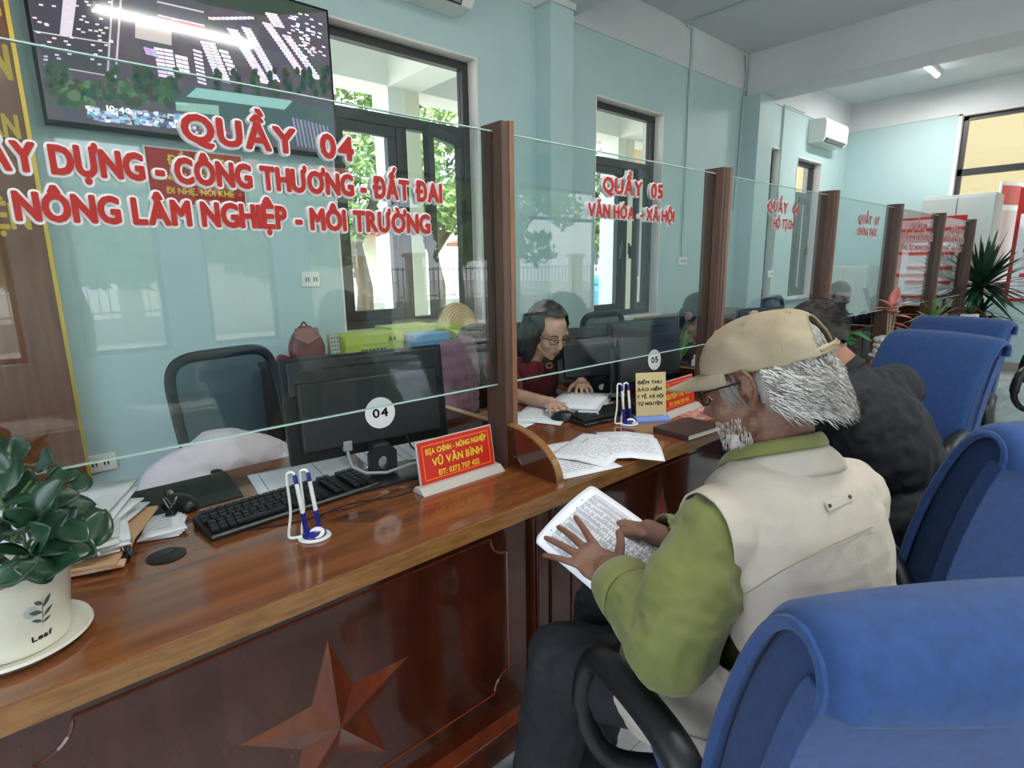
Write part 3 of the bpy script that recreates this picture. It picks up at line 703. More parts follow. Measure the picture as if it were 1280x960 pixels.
# buildings
org = mat('orange_roof', 'c9673f', .8, color2='b25633', scale=3); ylw = mat('yellow_render', 'b3a07a', .8); dkw = mat('dark_pane', '3c4a52', .2)
def house(x0, x1, y0, y1, h, label, wallm, roofm, side, rh=1.4, wz=(1.0, 2.6)):
    t = thing('house', label, 'building', ((x0+x1)/2, (y0+y1)/2, -.2), group='low buildings around the yard')
    MB().box(x0, x1, y0, y1, -.2, h).build('wall', wallm, t)
    e = .5; xm, ym = (x0+x1)/2, (y0+y1)/2; q = min(x1-x0, y1-y0)/2
    ridge = [(x0+q, ym, h+rh), (x1-q, ym, h+rh)] if x1-x0 >= y1-y0 else [(xm, y0+q, h+rh), (xm, y1-q, h+rh)]
    v = [(x0-e, y0-e, h), (x1+e, y0-e, h), (x1+e, y1+e, h), (x0-e, y1+e, h)]+ridge+[(x0-e, y0-e, h-.15), (x1+e, y0-e, h-.15), (x1+e, y1+e, h-.15), (x0-e, y1+e, h-.15)]
    f = [(0, 1, 5, 4), (1, 2, 5), (2, 3, 4, 5), (3, 0, 4)] if x1-x0 >= y1-y0 else [(0, 1, 4), (1, 2, 5, 4), (2, 3, 5), (3, 0, 4, 5)]
    f += [(6, 7, 1, 0), (7, 8, 2, 1), (8, 9, 3, 2), (9, 6, 0, 3), (6, 9, 8, 7)]
    MB().add(v, f).build('roof', roofm, t)
    if side == 0:
        n = max(2, int((x1-x0)/2.2))
        for k in range(n):
            x = x0+(x1-x0)*(k+.5)/n; w_ = MB().box(x-.5, x+.5, y0-.06, y0+.02, wz[0], wz[1]).build('window', whit, t); MB().box(x-.42, x+.42, y0-.08, y0-.06, wz[0]+.08, wz[1]-.08).build('pane', dkw, w_)
            MB().box(x-1.1, x-.95, y0-.12, y0, -.2, h).build('pilaster', whit, t)
    elif side == 1:
        n = max(2, int((x1-x0)/2.2))
        for k in range(n):
            x = x0+(x1-x0)*(k+.5)/n; w_ = MB().box(x-.5, x+.5, y1-.02, y1+.06, wz[0], wz[1]).build('window', whit, t); MB().box(x-.42, x+.42, y1+.06, y1+.08, wz[0]+.08, wz[1]-.08).build('pane', dkw, w_)
    else:
        n = 3
        for k in range(n):
            y = y0+(y1-y0)*(k+.5)/n; w_ = MB().box(x0-.06, x0+.02, y-.5, y+.5, wz[0], wz[1]).build('window', whit, t); MB().box(x0-.08, x0-.06, y-.42, y+.42, wz[0]+.08, wz[1]-.08).build('pane', dkw, w_)
house(5.2, 9.6, 17.5, 21, 2.6, 'low white house with orange roof seen through the tall window', cream, org, 0, 1.0)
house(16.5, 22, 17.5, 22, 2.5, 'house with dark tiled roof seen through the middle window', ylw, mat('brown_roof', '8a5a48', .8), 0, 1.2)
house(12.0, 16, 5.2, 9.5, 4.6, 'yellow painted building beyond the far door', ylw, org, 2, 1.2)
house(13.5, 17, -3, 4.5, 5.5, 'yellow painted building outside the far wall window', ylw, org, 2, 1.2)
house(3.4, 9.6, -21, -16.5, 4.4, 'cream house with red roof in the street, seen mirrored in the screens', cream, org, 1, 1.5, (1.6, 3.2))
tag(MB().obox(T(10.6, 9.3, .35) @ RZ(.3), 1.4, .9, 1.1).obox(T(10.6, 9.3, 1.0) @ RZ(.3) @ RX(.2), 1.4, .8, .3).build('tarpaulin', mat('blue_tarp', '4f9fd6', .5), bevel=.15), 'bright blue tarpaulin heap outside the middle window', 'tarpaulin')
# ================================================================ ON THE COUNTER
def monitor(loc, rz, num, label, wd=.49, ht=.295, z0=.075, tilt=.10, cable=True):
    """back of a flat monitor: origin on the worktop under the panel, screen towards +y"""
    t = thing('monitor', label, 'monitor', loc, rz, 'computer monitors on the worktop')
    P = T(0, .02, z0+ht/2) @ RX(-tilt)
    L(t, MB().obox(P, wd, .012, ht).build('screen_panel', black_pl, bevel=.003))
    L(t, MB().obox(P @ T(0, -.017, -.02), wd*.86, .024, ht*.66).obox(P @ T(0, -.01, .09), wd*.94, .012, .10).build('rear_shell', dark_pl, bevel=.008))
    L(t, MB().obox(P @ T(0, .0068, .004), wd-.014, .002, ht-.022).build('display', gloss_blk))
    L(t, MB().obox(P @ T(0.02, -.017, ht/2-.035), wd*.62, .001, .004).build('vent_slit', gloss_blk))
    # stand with a round cable hole
    z1 = z0+.02; b = MB(); n = 20; R_, cz = .019, .047; wdb, wdt = .085, .07
    front = []; back = []
    for yy in (-.055, -.04):
        outer = [(-wdb/2, .008), (wdb/2, .008), (wdt/2, z1), (-wdt/2, z1)]
        vs = []
        for k in range(n):
            a = 2*PI*k/n; d = Vector((math.cos(a), math.sin(a)))
            s_ = min((wdb/2)/max(1e-6, abs(d.x)), (z1-cz)/d.y if d.y > 1e-6 else 1e9, (cz-.008)/-d.y if d.y < -1e-6 else 1e9)
            vs.append((d.x*s_, yy, cz+d.y*s_)); vs.append((d.x*R_*.8, yy, cz+d.y*R_))
        o = len(b.v); b.v += vs
        for k in range(n):
            j = (k+1) % n; b.f.append((o+2*k, o+2*j, o+2*j+1, o+2*k+1)); b.mi.append(0)
    for k in range(n):
        j = (k+1) % n; b.f.append((2*k, 2*j, 2*n+2*j, 2*n+2*k)); b.mi.append(0); b.f.append((2*k+1, 2*n+2*k+1, 2*n+2*j+1, 2*j+1)); b.mi.append(0)
    L(t, b.build('stand', dark_pl))
    L(t, MB().box(-.025, .025, -.05, .0, z1-.02, z1+.012).build('stand_head', dark_pl, bevel=.004))
    L(t, MB().prism([(-.10, -.13), (.10, -.13), (.115, .03), (-.115, .03)], T(0, 0, 0), .010).build('stand_base', black_pl, bevel=.003))
    if num:
        S = P @ T(.015, -.0305, -.035) @ frame((0, 0, 0), (1, 0, 0), (0, 0, 1))
        L(t, MB().lathe([(.046, 0), (.046, .0012)], M=S, n=32).build('number_disc', white_v))
        L(t, text(num, S @ T(-.023, -.012, .002) , .046, .026, gloss_blk, 'number', None, bold=.03))
    if cable:
        L(t, MB().tube([(-.09, -.012, z0+.03), (-.09, -.022, z0), (-.085, -.03, .045), (-.055, -.06, .028), (.0, -.075, .022), (.08, -.07, .03), (.16, -.05, .02)], .0045, 8).build('cable', grey_pl, smooth=True))
        L(t, MB().obox(T(-.09, -.014, z0+.035), .026, .018, .03).build('plug', grey_pl, bevel=.003))
        L(t, MB().tube([(.09, -.01, z0+.04), (.10, -.03, z0), (.12, -.03, .05), (.16, -.03, .012), (.2, -.0, .006)], .003, 6).build('power_cable', black_pl, smooth=True))
    return t
monitor((.765, 1.475, CT), math.radians(-7), '04', 'black monitor with white round 04 sticker, seen from behind', z0=.07)
monitor((2.12, 1.45, CT), math.radians(-3), '05', 'black monitor with white round 05 sticker, facing the woman in glasses', z0=.065, ht=.30)
monitor((2.05, 1.69, CT), math.radians(-28), None, 'second black monitor leaning behind the 05 monitor', wd=.40, ht=.24, z0=.06, tilt=.34, cable=False)
monitor((3.32, 1.48, CT), math.radians(-6), '06', 'black monitor on the counter below the 06 screen, behind the men', z0=.05)
monitor((4.45, 1.5, CT), math.radians(-10), None, 'dark monitor below the 07 screen, by the man reading', z0=.05, wd=.42, ht=.25)
monitor((5.7, 1.5, CT), math.radians(-10), None, 'dark monitor below the 08 screen behind the spider plant', z0=.05, wd=.42, ht=.25)
def keyboard(loc, rz, label):
    t = thing('keyboard', label, 'keyboard', loc, rz, 'computer keyboards')
    L(t, MB().prism([(-.065, 0), (.06, 0), (.066, .012), (.062, .024), (-.06, .014), (-.066, .008)], frame((-.222, 0, 0), (0, 1, 0), (0, 0, 1)), .444).build('case', black_pl, bevel=.003))
    km = MATS.get('key') or mat('key', '1c1e21', .45)
    me = MB().prism([(-.0078, -.0078), (.0078, -.0078), (.0078, .0078), (-.0078, .0078)], T(0, 0, 0), .006).mesh('key'); me.materials.append(km)
    for r in range(6):
        y = -.048+.0185*r+(.004 if r == 5 else 0)
        for c in range(22):
            if c in (15, 18) and True: continue
            x = -.207+.0192*c+(.003*(r % 3) if c < 14 else 0)
            if r == 0 and 4 <= c <= 9:
                if c != 6: continue
            k = bpy.data.objects.new('key', me); COL.objects.link(k); k.parent = t
            k.location = (x, y, .0175+(y+.06)*.082); k.rotation_euler = (.08, 0, 0)
            if r == 0 and c == 6: k.scale = (6.5, 1, 1)
    return t
keyboard((.488, 1.415, CT), math.radians(4), 'black keyboard in front of the 04 monitor')
keyboard((1.80, 1.385, CT), math.radians(-8), 'black keyboard under the 05 monitor')
def mouse(loc, rz, label):
    t = thing('mouse', label, 'mouse', loc, rz, 'computer mice')
    def fn(u, v):
        a = 2*PI*u; ph = v*PI/2; r = math.cos(ph); y = .058*r*math.sin(a); x = .031*r*math.cos(a)*(1-.12*math.sin(a)); return (x, y-.004*math.sin(ph), .036*math.sin(ph)**.9)
    b = MB().grid(fn, 28, 8, cu=True); L(t, b.build('shell', black_pl, smooth=True))
    L(t, MB().lathe([(.0, -.004), (.009, -.004), (.009, .004), (0, .004)], M=T(0, .028, .0325) @ RY(PI/2), n=14).build('scroll_wheel', grey_pl, smooth=True))
    L(t, MB().box(-.0004, .0004, .012, .05, .02, .0352).build('button_seam', dark_pl))
    return t
mouse((.262, 1.60, CT+.004), math.radians(25), 'black mouse on the mouse pad at the left')
mouse((1.595, 1.475, CT+.004), math.radians(-140), 'black mouse under the hand of the woman in glasses')
def quadslab(name, pts, z, h, m, label, cat, group=None, sub=None, bev=0):
    o = MB().prism([(p[0], p[1]) for p in pts], T(0, 0, z), h).build(name, m, bevel=bev); return tag(o, label, cat, group)
quadslab('mouse_pad', [(.155, 1.56), (.41, 1.565), (.43, 1.80), (.13, 1.81)], CT+.0004, .0032, mat('mouse_pad', '2c322f', .8, color2='23302a', scale=20), 'dark green and black mouse pad beside the paper pile', 'mouse pad', bev=.001)
# single sheets with print lines
def sheet(c, rz, z, label, group='paper sheets on the worktop', w_=.21, h_=.297, lines=16, curl=0, head=False, table=False, extra=None):
    t = thing('paper_sheet', label, 'paper', (c[0], c[1], z), rz, group)
    rd = random.Random(int(c[0]*1000))
    def fn(u, v):
        return ((u-.5)*w_, (v-.5)*h_, .001+curl*(.5-abs(u-.5))*.04+curl*.012*math.sin(v*5)*u)
    L(t, MB().grid(fn, 8, 8).build('sheet', paper_m, smooth='all', solid=.0006, fix=False))
    b = MB()
    for i in range(lines):
        y = h_/2-.03-(h_-.06)*i/lines; x = -w_/2+.018
        while x < w_/2-.03:
            l = rd.uniform(.008, .03)
            p = [fn((xx+w_/2)/w_, (yy+h_/2)/h_) for xx, yy in ((x, y), (min(x+l, w_/2-.015), y), (min(x+l, w_/2-.015), y+.0022), (x, y+.0022))]
            b.add([(q[0], q[1], q[2]+.0007) for q in p], [(0, 1, 2, 3)]); x += l+.005
            if rd.random() < .06: break
    o = L(t, b.build('print', ink_m)); o['kind'] = 'stuff'
    if extra:
        p = [fn(u, v) for u, v in ((.2, .62), (.75, .62), (.75, .8), (.2, .8))]
        L(t, MB().add([(q[0], q[1], q[2]+.0009) for q in p], [(0, 1, 2, 3)]).build('colour_picture', mat('sheet_picture', '8fb7a8', .6, color2='d9a95a', scale=30)))
    return t
sheet((1.395, 1.16), math.radians(-72), CT+.0005, 'printed sheet with a small coloured picture, under the 05 screen', extra=True, curl=.4)
sheet((1.50, 1.10), math.radians(-50), CT+.0025, 'printed sheet lapping over the sheet with the coloured picture', curl=.4)
sheet((1.262, 1.16), math.radians(-14), CT+.0005, 'printed sheet touching the curved divider of the nearest post', curl=0)
sheet((.60, 1.60), math.radians(82), CT+.0005, 'blank edged sheet lying behind the 04 keyboard', lines=3)
sheet((1.60, 1.60), math.radians(-60), CT+.0005, 'sheet under the mouse hand of the woman in glasses', lines=6, curl=.2)
sheet((1.42, 1.62), math.radians(-75), CT+.0005, 'sheet lying just behind the nearest post', lines=5)
sheet((.93, 1.60), math.radians(80), CT+.0005, 'sheet behind the foot of the 04 monitor', lines=8)
def stack(loc, rz, n, label, jit=.01, th=.003, group='stacks of paper', rd_=3, w_=.21, h_=.297, ang=.12):
    rd = random.Random(rd_); t = thing('paper_stack', label, 'paper stack', loc, rz, group)
    for k in range(n):
        M = T(rd.uniform(-jit, jit), rd.uniform(-jit, jit), th*k+.0005) @ RZ(rd.uniform(-ang, ang)); cu = rd.uniform(0, 1)
        def fn(u, v): return tuple(M @ Vector(((u-.5)*w_, (v-.5)*h_, th*.5+(.006*cu*u*u if k > n*.6 else 0))))
        L(t, MB().grid(fn, 4, 4).build('sheet', [paper_m, white_p][k % 2], smooth='all', solid=th*.75, fix=False))
    return t
stack((1.76, 1.55, CT+.002), math.radians(-62), 9, 'stack of papers in front of the woman in glasses', th=.0042, ang=.1)
st = stack((.015, 1.515, CT+.028), math.radians(-18), 14, 'untidy paper pile beside the potted plant, at the left', jit=.022, th=.0052, ang=.28, rd_=5)
orange = mat('orange_folder', 'd98a4a', .6, color2='e9e2d8', scale=14, stretch=(1, 30, 1))
for k, (dx, a) in enumerate(((.0, .02), (.01, -.12))):
    L(st, MB().obox(T(.03+dx, -.0, -.018+k*.011) @ RZ(a), .22, .30, .008).build('folder', [orange, mat('tan_folder', 'c9a27a', .7)][k], bevel=.002))
def binder_clip(loc, rz, s, label, metal=True):
    t = thing('binder_clip', label, 'clip', loc, rz, 'binder clips')
    L(t, MB().prism([(-.009*s, 0), (.009*s, 0), (.002*s, .014*s), (-.002*s, .014*s)], frame((-.014*s, 0, 0), (0, 1, 0), (0, 0, 1)), .028*s).build('clip_body', gloss_blk, bevel=.0008))
    for sg in (-1, 1):
        L(t, MB().tube([(-.008*s, sg*.002*s, .013*s), (-.005*s, sg*.01*s, .03*s), (.005*s, sg*.01*s, .03*s), (.008*s, sg*.002*s, .013*s)], .0009*s, 5).build('clip_arm', chrome, smooth=True))
    return t
# clipped bundle of receipts
t = thing('receipt_bundle', 'small clipped bundle of white receipts beside the mouse', 'paper bundle', (.205, 1.49, CT+.0005), math.radians(-12), 'stacks of paper')
for k in range(4):
    M = RZ(.1*k-.15)
    def fn(u, v): return tuple(M @ Vector(((u-.5)*.085, (v-.5)*.12, .002+.003*k+.004*math.sin(u*3)*v)))
    L(t, MB().grid(fn, 5, 5).build('receipt', paper_m, smooth='all', solid=.0008, fix=False))
o = MB()
for i in range(7): o.box(-.03, .02, -.04+.012*i, -.038+.012*i, .0185, .0187)
L(t, o.build('print', ink_m))['kind'] = 'stuff'
binder_clip((.235, 1.535, CT+.018), math.radians(60), 1.3, 'black binder clip holding the receipt bundle')
binder_clip((.30, 1.36, CT+.001), math.radians(30), .6, 'tiny black binder clip lying before the keyboard')
binder_clip((.118, 1.37, CT+.012), math.radians(72), 1.2, 'steel clip on the orange folder of the paper pile')
# cable grommet
t = thing('cable_grommet', 'round black cable grommet set in the worktop', 'grommet', (.182, 1.335, CT))
L(t, MB().lathe([(0, .0004), (.036, .0004), (.038, .002), (.034, .0035), (0, .0035)], n=36).build('cap', black_pl, smooth=True))
L(t, MB().obox(T(.008, .008, .004) @ RZ(.5), .03, .004, .001).build('slot', gloss_blk))
# pens on a stand with looped cords
def pen_set(loc, rz, label):
    t = thing('pen_stand', label, 'pen stand', loc, rz, 'counter pen stands')
    L(t, MB().lathe([(0, 0), (.031, 0), (.033, .003), (.031, .007), (0, .007)], n=36, M=Matrix.Diagonal((1.12, .95, 1, 1))).build('base_plate', white_pl, smooth=True))
    L(t, MB().lathe([(0, .007), (.027, .007), (.026, .012), (.018, .018), (0, .020)], n=32, M=T(0, .002, 0)).build('base_top', blue_pl, smooth=True))
    L(t, MB().lathe([(0, 0), (.017, 0), (.016, .002), (0, .0028)], n=28, M=T(.006, -.009, .0155) @ RX(.38)).build('badge_disc', white_pl, smooth=True))
    L(t, MB().obox(T(.004, -.012, .0185) @ RX(.38) @ RZ(.3), .008, .004, .0008).build('badge_mark', mat('badge_blue', '3d7fc4', .4)))
    L(t, MB().obox(T(.010, -.014, .0182) @ RX(.38), .005, .003, .0008).build('badge_mark', red_card))
    for i, (x, y, lean) in enumerate(((-.016, .006, -.10), (.012, .012, -.10))):
        P = T(x, y, .012) @ RY(lean)
        p = L(t, MB().lathe([(.0045, 0), (.0058, .008), (.0058, .05)], n=14, M=P).build('pen_holder', blue_pl, smooth=True))
        q = L(t, MB().lathe([(.0046, .05), (.0046, .125), (0, .126)], n=14, M=P).build('pen_barrel', white_pl, smooth=True))
        e = L(t, MB().lathe([(.0048, .122), (.0048, .140), (.002, .146), (0, .146)], n=14, M=P).build('pen_end', blue_pl, smooth=True))
        top = P @ Vector((0, 0, .143)); s = -1
        pts = [top, top+Vector((-.004, 0, .006)), top+Vector((-.012, .001, .006)), top+Vector((-.017, .002, -.006)), Vector((x-.03, y+.004, .07)), Vector((x-.038, y+.0, .02)), Vector((x-.036, y-.002, .007)), Vector((x-.02, y-.004, .0065)), Vector((x-.008, y-.006, .008))]
        L(t, MB().tube(smooth_path(pts, 4), .0032, 8).build('cord', white_pl, smooth=True))
    return t
def smooth_path(pts, n):
    pts = [Vector(p) for p in pts]; out = []
    for i in range(len(pts)-1):
        p0, p1, p2, p3 = pts[max(i-1, 0)], pts[i], pts[i+1], pts[min(i+2, len(pts)-1)]
        for k in range(n):
            t = k/n; out.append(.5*((2*p1)+(p2-p0)*t+(2*p0-5*p1+4*p2-p3)*t*t+(-p0+3*p1-3*p2+p3)*t**3))
    return out+[pts[-1]]
pen_set((.452, 1.195, CT), math.radians(-22), 'pen stand with two blue and white corded pens, nearest to the camera')
pen_set((1.722, 1.262, CT), math.radians(-30), 'pen stand with two corded pens before the beige sign')
# name signs
def name_sign(loc, rz, label, lines, wd=.265, ht=.125):
    t = thing('name_sign', label, 'sign', loc, rz, 'red name signs in acrylic stands')
    P = RX(-.16) @ T(0, 0, .014)
    L(t, MB().obox(P @ T(0, 0, ht/2), wd, .007, ht).build('acrylic_slab', acryl_base, bevel=.001))
    L(t, MB().obox(P @ T(0, -.0042, ht/2+.001), wd-.008, .001, ht-.008).build('red_card', mat('sign_red', 'c4281c', .4)))
    f = MB(); a, c = wd-.034, ht-.03
    for z_ in (-c/2, c/2): f.obox(P @ T(0, -.005, ht/2+z_), a, .0006, .003)
    for x_ in (-a/2, a/2): f.obox(P @ T(x_, -.005, ht/2), .003, .0006, c)
    L(t, f.build('frame_line', mat('orange_line', 'e8742e', .4)))
    L(t, MB().prism([(-.034, 0), (.026, 0), (.012, .018), (-.012, .018)], frame((-wd/2-.012, 0, 0), (0, 1, 0), (0, 0, 1)), wd+.024).build('foot', acryl_base, bevel=.002))
    for s, x, z, w_, cp in lines:
        L(t, text(s, P @ frame((x*wd, -.0058, z*ht), (1, 0, 0), (0, 0, 1)), w_*wd, cp*ht, yellow_v, 'lettering', None, bold=.035))
    return t
name_sign((.905, 1.247, CT), math.radians(0), 'red name sign with yellow lettering leaning by the nearest post', [('ĐỊA CHÍNH - NÔNG NGHIỆP', -.40, .68, .80, .125), ('VŨ VĂN BÌNH', -.33, .40, .66, .17), ('ĐT: 0372 707 432', -.27, .165, .54, .125)])
name_sign((2.03, 1.235, CT), math.radians(3), 'red name sign behind the brown notebook, partly hidden by the cap', [('VĂN HÓA - XÃ HỘI', -.36, .68, .72, .125), ('NGUYỄN THỊ THỦY', -.42, .40, .84, .16), ('ĐT: 0366 500 456', -.30, .165, .60, .125)])
t = thing('beige_sign', 'small beige lettered sign standing behind the pen stand', 'sign', (1.845, 1.245, CT), math.radians(-33))
bg_ = mat('beige_card', 'cdb98a', .5)
L(t, MB().obox(RX(-.12) @ T(0, 0, .1), .125, .005, .172).build('beige_card', bg_, bevel=.002))
L(t, MB().prism([(-.03, 0), (.03, 0), (.02, .014), (-.02, .014)], frame((-.07, 0, 0), (0, 1, 0), (0, 0, 1)), .14).build('blue_foot', mat('pale_blue_plastic', '6f8fd0', .3), bevel=.002))
for s, x, z, w_ in (('ĐIỂM THU', -.055, .142, .098), ('BẢO HIỂM', -.053, .114, .096), ('Y TẾ, XÃ HỘI', -.058, .086, .108), ('TỰ NGUYỆN', -.055, .058, .1)):
    L(t, text(s, RX(-.12) @ frame((x, -.0032, z), (1, 0, 0), (0, 0, 1)), w_, .0125, gloss_blk, 'lettering', None, bold=.035))
# notebook
t = thing('notebook', 'dark brown bound notebook at the front of the counter', 'notebook', (1.80, 1.055, CT), math.radians(-4))
nb = mat('brown_leather', '3b2a27', .45, bump=.1, bscale=300)
L(t, MB().box(-.105, .105, -.075, .075, .0005, .003).box(-.105, .105, -.075, .075, .019, .0215).box(-.107, -.103, -.075, .075, .0005, .0215).build('cover', nb, bevel=.001))
L(t, MB().box(-.102, .102, -.072, .072, .003, .019).build('pages', mat('page_edges', 'd9cfb8', .8)))
# pink patterned card on the counter behind the notebook
quadslab('leaflet', [(1.95, 1.08), (2.16, 1.07), (2.17, 1.20), (1.96, 1.205)], CT+.0005, .002, mat('leaflet_print', 'd9a9a0', .6, color2='8d4a44', scale=25), 'pink patterned leaflet lying before the second name sign', 'leaflet')
# clear plastic sachet
tag(MB().prism([(.50, 1.255), (.585, 1.17), (.66, 1.20), (.575, 1.265)], T(0, 0, CT+.0005), .0015).build('plastic_sachet', clear_m), 'clear plastic sachet lying by the pen stand', 'sachet')
tag(MB().tube(smooth_path([(.33, 1.352, CT+.002), (.42, 1.31, CT+.002), (.50, 1.30, CT+.002), (.60, 1.31, CT+.002), (.72, 1.27, CT+.002), (.85, 1.295, CT+.002), (.98, 1.34, CT+.002)], 5), .0018, 6).build('keyboard_cable', black_pl, smooth=True), 'thin black cable trailing in front of the keyboard', 'cable')
tag(MB().tube(smooth_path([(.47, 1.22, CT+.002), (.52, 1.30, CT+.002), (.6, 1.285, CT+.002), (.75, 1.31, CT+.002)], 5), .0014, 6).build('mouse_cable', black_pl, smooth=True), 'second thin black cable near the pen stand', 'cable')
# ---- plants
leafd = mat('rubber_leaf', '24452f', .28, color2='16301f', scale=14, lo=.4, hi=.6, spec=.5)
stem_m = mat('green_stem', '4c6a3a', .5)
def leaf_mesh(name, l, w_, cup, bend, m, nu=4, nv=8, tip=.6):
    def fn(u, v):
        s = (math.sin(PI*min(1, v**tip)))**.75 if 0 < v < 1 else 0
        x = (u-.5)*w_*s; y = l*v; return (x, y, cup*abs(u-.5)*2*s*w_*.35-bend*v*v*l+0.0)
    me = MB().grid(fn, nu, nv).mesh(name); me.materials.append(m); me.shade_smooth(); return me
def put_leaf(me, p, dirv, up, s=1, parent=None, name='leaf'):
    d = Vector(dirv).normalized(); u = Vector(up); x = d.cross(u).normalized() if d.cross(u).length > 1e-3 else d.orthogonal().normalized(); z = x.cross(d)
    o = bpy.data.objects.new(name, me); COL.objects.link(o)
    M = Matrix([[x[i]*s, d[i]*s, z[i]*s, p[i]] for i in range(3)]+[[0, 0, 0, 1]])
    o.parent = parent; o.matrix_parent_inverse = wm(parent).inverted() if parent else Matrix.Identity(4); o.matrix_basis = M
    md = o.modifiers.new('solid', 'SOLIDIFY'); md.thickness = .0012/s
    return o
PC = Vector((-.064, 1.172, CT))
t = thing('potted_plant', 'glossy dark green round leaved plant in white pot at left edge', 'potted plant', PC)
pot_m = mat('cream_ceramic', 'dedacb', .25)
L(t, MB().lathe([(.07, .008), (.088, .138), (.090, .142), (.084, .143), (.082, .135), (.06, .125), (0, .125)], n=48).build('pot', pot_m, smooth=True))
L(t, MB().lathe([(0, 0), (.088, 0), (.103, .012), (.101, .017), (.097, .015), (.084, .007), (0, .006)], n=48).build('saucer', pot_m, smooth=True))
peb = mat('pebble', 'd5d3cc', .5)
rd = random.Random(4)
for i in range(16):
    a = rd.uniform(-1.6, .9); r = rd.uniform(.045, .074); s = rd.uniform(.008, .013)
    M = T(r*math.cos(a), r*math.sin(a), .135) @ RZ(rd.random()*3) @ Matrix.Diagonal((s, s*.7, s*.6, 1))
    L(t, MB().lathe([(0, -1), (.7, -.7), (1, 0), (.7, .7), (0, 1)], M=M, n=8).build('pebble', peb, smooth='all'))
# printed sprig and word on the pot, wrapped on its wall
def wrap(ob, ang0, z0):
    for v in ob.data.vertices:
        a = ang0+v.co.x/.08; z = z0+v.co.y; r = .07+.018*(z-.008)/.13+.0006+v.co.z
        v.co = (r*math.cos(a), r*math.sin(a), z)
    return ob
ang = math.atan2(-1.17, .064)+.40
L(t, wrap(text('Leaf', Matrix.Identity(4), .030, .0095, gloss_blk, 'lettering', None, bold=.05), ang-.19, .029))
b = MB()
def stroke(x0, y0, x1, y1, wq):
    n = 6; vs = []
    for i in range(n+1):
        s_ = math.sin(PI*i/n)*wq; x = x0+(x1-x0)*i/n; y = y0+(y1-y0)*i/n; dx, dy = -(y1-y0), (x1-x0); l = math.hypot(dx, dy); vs += [(x+dx/l*s_, y+dy/l*s_, 0), (x-dx/l*s_, y-dy/l*s_, 0)]
    return vs, [(2*i, 2*i+1, 2*i+3, 2*i+2) for i in range(n)]
for q in ((0, 0, .004, .06, .0006), (.002, .02, .018, .034, .003), (.001, .012, -.014, .022, .0028), (.002, .028, -.016, .036, .004), (.003, .036, .016, .055, .0035), (.003, .042, -.008, .052, .0035), (.0, .01, .014, .016, .0026)): b.add(*stroke(*q))
L(t, wrap(b.build('printed_sprig', mat('print_green', '4a5750', .6)), ang+.02, .046))
b = MB().add([(.010*math.cos(2*PI*k/20)-.013, .010*math.sin(2*PI*k/20)+.036, -.0003) for k in range(20)], [tuple(range(20))])
L(t, wrap(b.build('printed_disc', mat('print_grey', 'b9bbb8', .6)), ang+.02, .046))
lm = leaf_mesh('leaf', .066, .050, .5, .12, leafd, tip=.8)
crown = at(40, 690, .96)
rd = random.Random(11)
spots = [(20, 560, 1.0), (10, 590, .93), (30, 605, .97), (55, 575, 1.0), (80, 592, 1.02), (98, 600, 1.03), (60, 600, .95), (20, 628, .90), (48, 630, .93), (75, 622, .97), (100, 632, 1.0), (112, 645, .99), (85, 650, .94), (60, 655, .90),
         (30, 662, .88), (5, 650, .86), (8, 690, .85), (38, 690, .87), (66, 680, .89), (88, 690, .92), (100, 686, .95), (20, 715, .84), (45, 712, .86), (72, 706, .88), (0, 735, .84), (5, 620, 1.0), (35, 580, 1.05), (70, 640, 1.04), (40, 650, 1.02), (15, 672, .98),
         (-10, 600, .95), (-12, 660, .9), (-8, 700, .88), (-10, 560, 1.0), (120, 660, .97), (-6, 575, .9), (50, 668, .86), (25, 645, .85), (92, 665, .9), (60, 620, .89)]
cw = Vector((PC.x, PC.y, CT+.16))
for i, (u, v, dp) in enumerate(spots):
    p = at(u, v, dp); away = (p-cw); away.z *= .6; tocam = (Vector((0, 0, CAMH))-p).normalized()
    d = (away.normalized()*.8+Vector((rd.uniform(-.7, .7), rd.uniform(-.7, .7), rd.uniform(-.5, .7)))).normalized()
    n_ = (tocam*.6+Vector((rd.uniform(-.6, .6), rd.uniform(-.6, .6), rd.uniform(.2, 1.0)))).normalized()
    s = rd.uniform(.78, 1.12); put_leaf(lm, p-d*.033*s, d, n_, s, t)
bst = MB()
for k in range(9):
    a = k*.7; e = at(*[(20, 580, 1.0), (80, 600, 1.0), (105, 640, .97), (60, 650, .93), (10, 640, .9), (40, 600, .98), (90, 680, .93), (0, 700, .9), (-8, 600, .95)][k])
    r0 = Vector((PC.x+.03*math.cos(a), PC.y+.03*math.sin(a), CT+.125)); L_ = smooth_path([r0, r0.lerp(e, .5)+Vector((0, 0, .02)), e], 4)
    MB().tube(L_, .0028, 6).build('stem', stem_m, t, smooth=True)

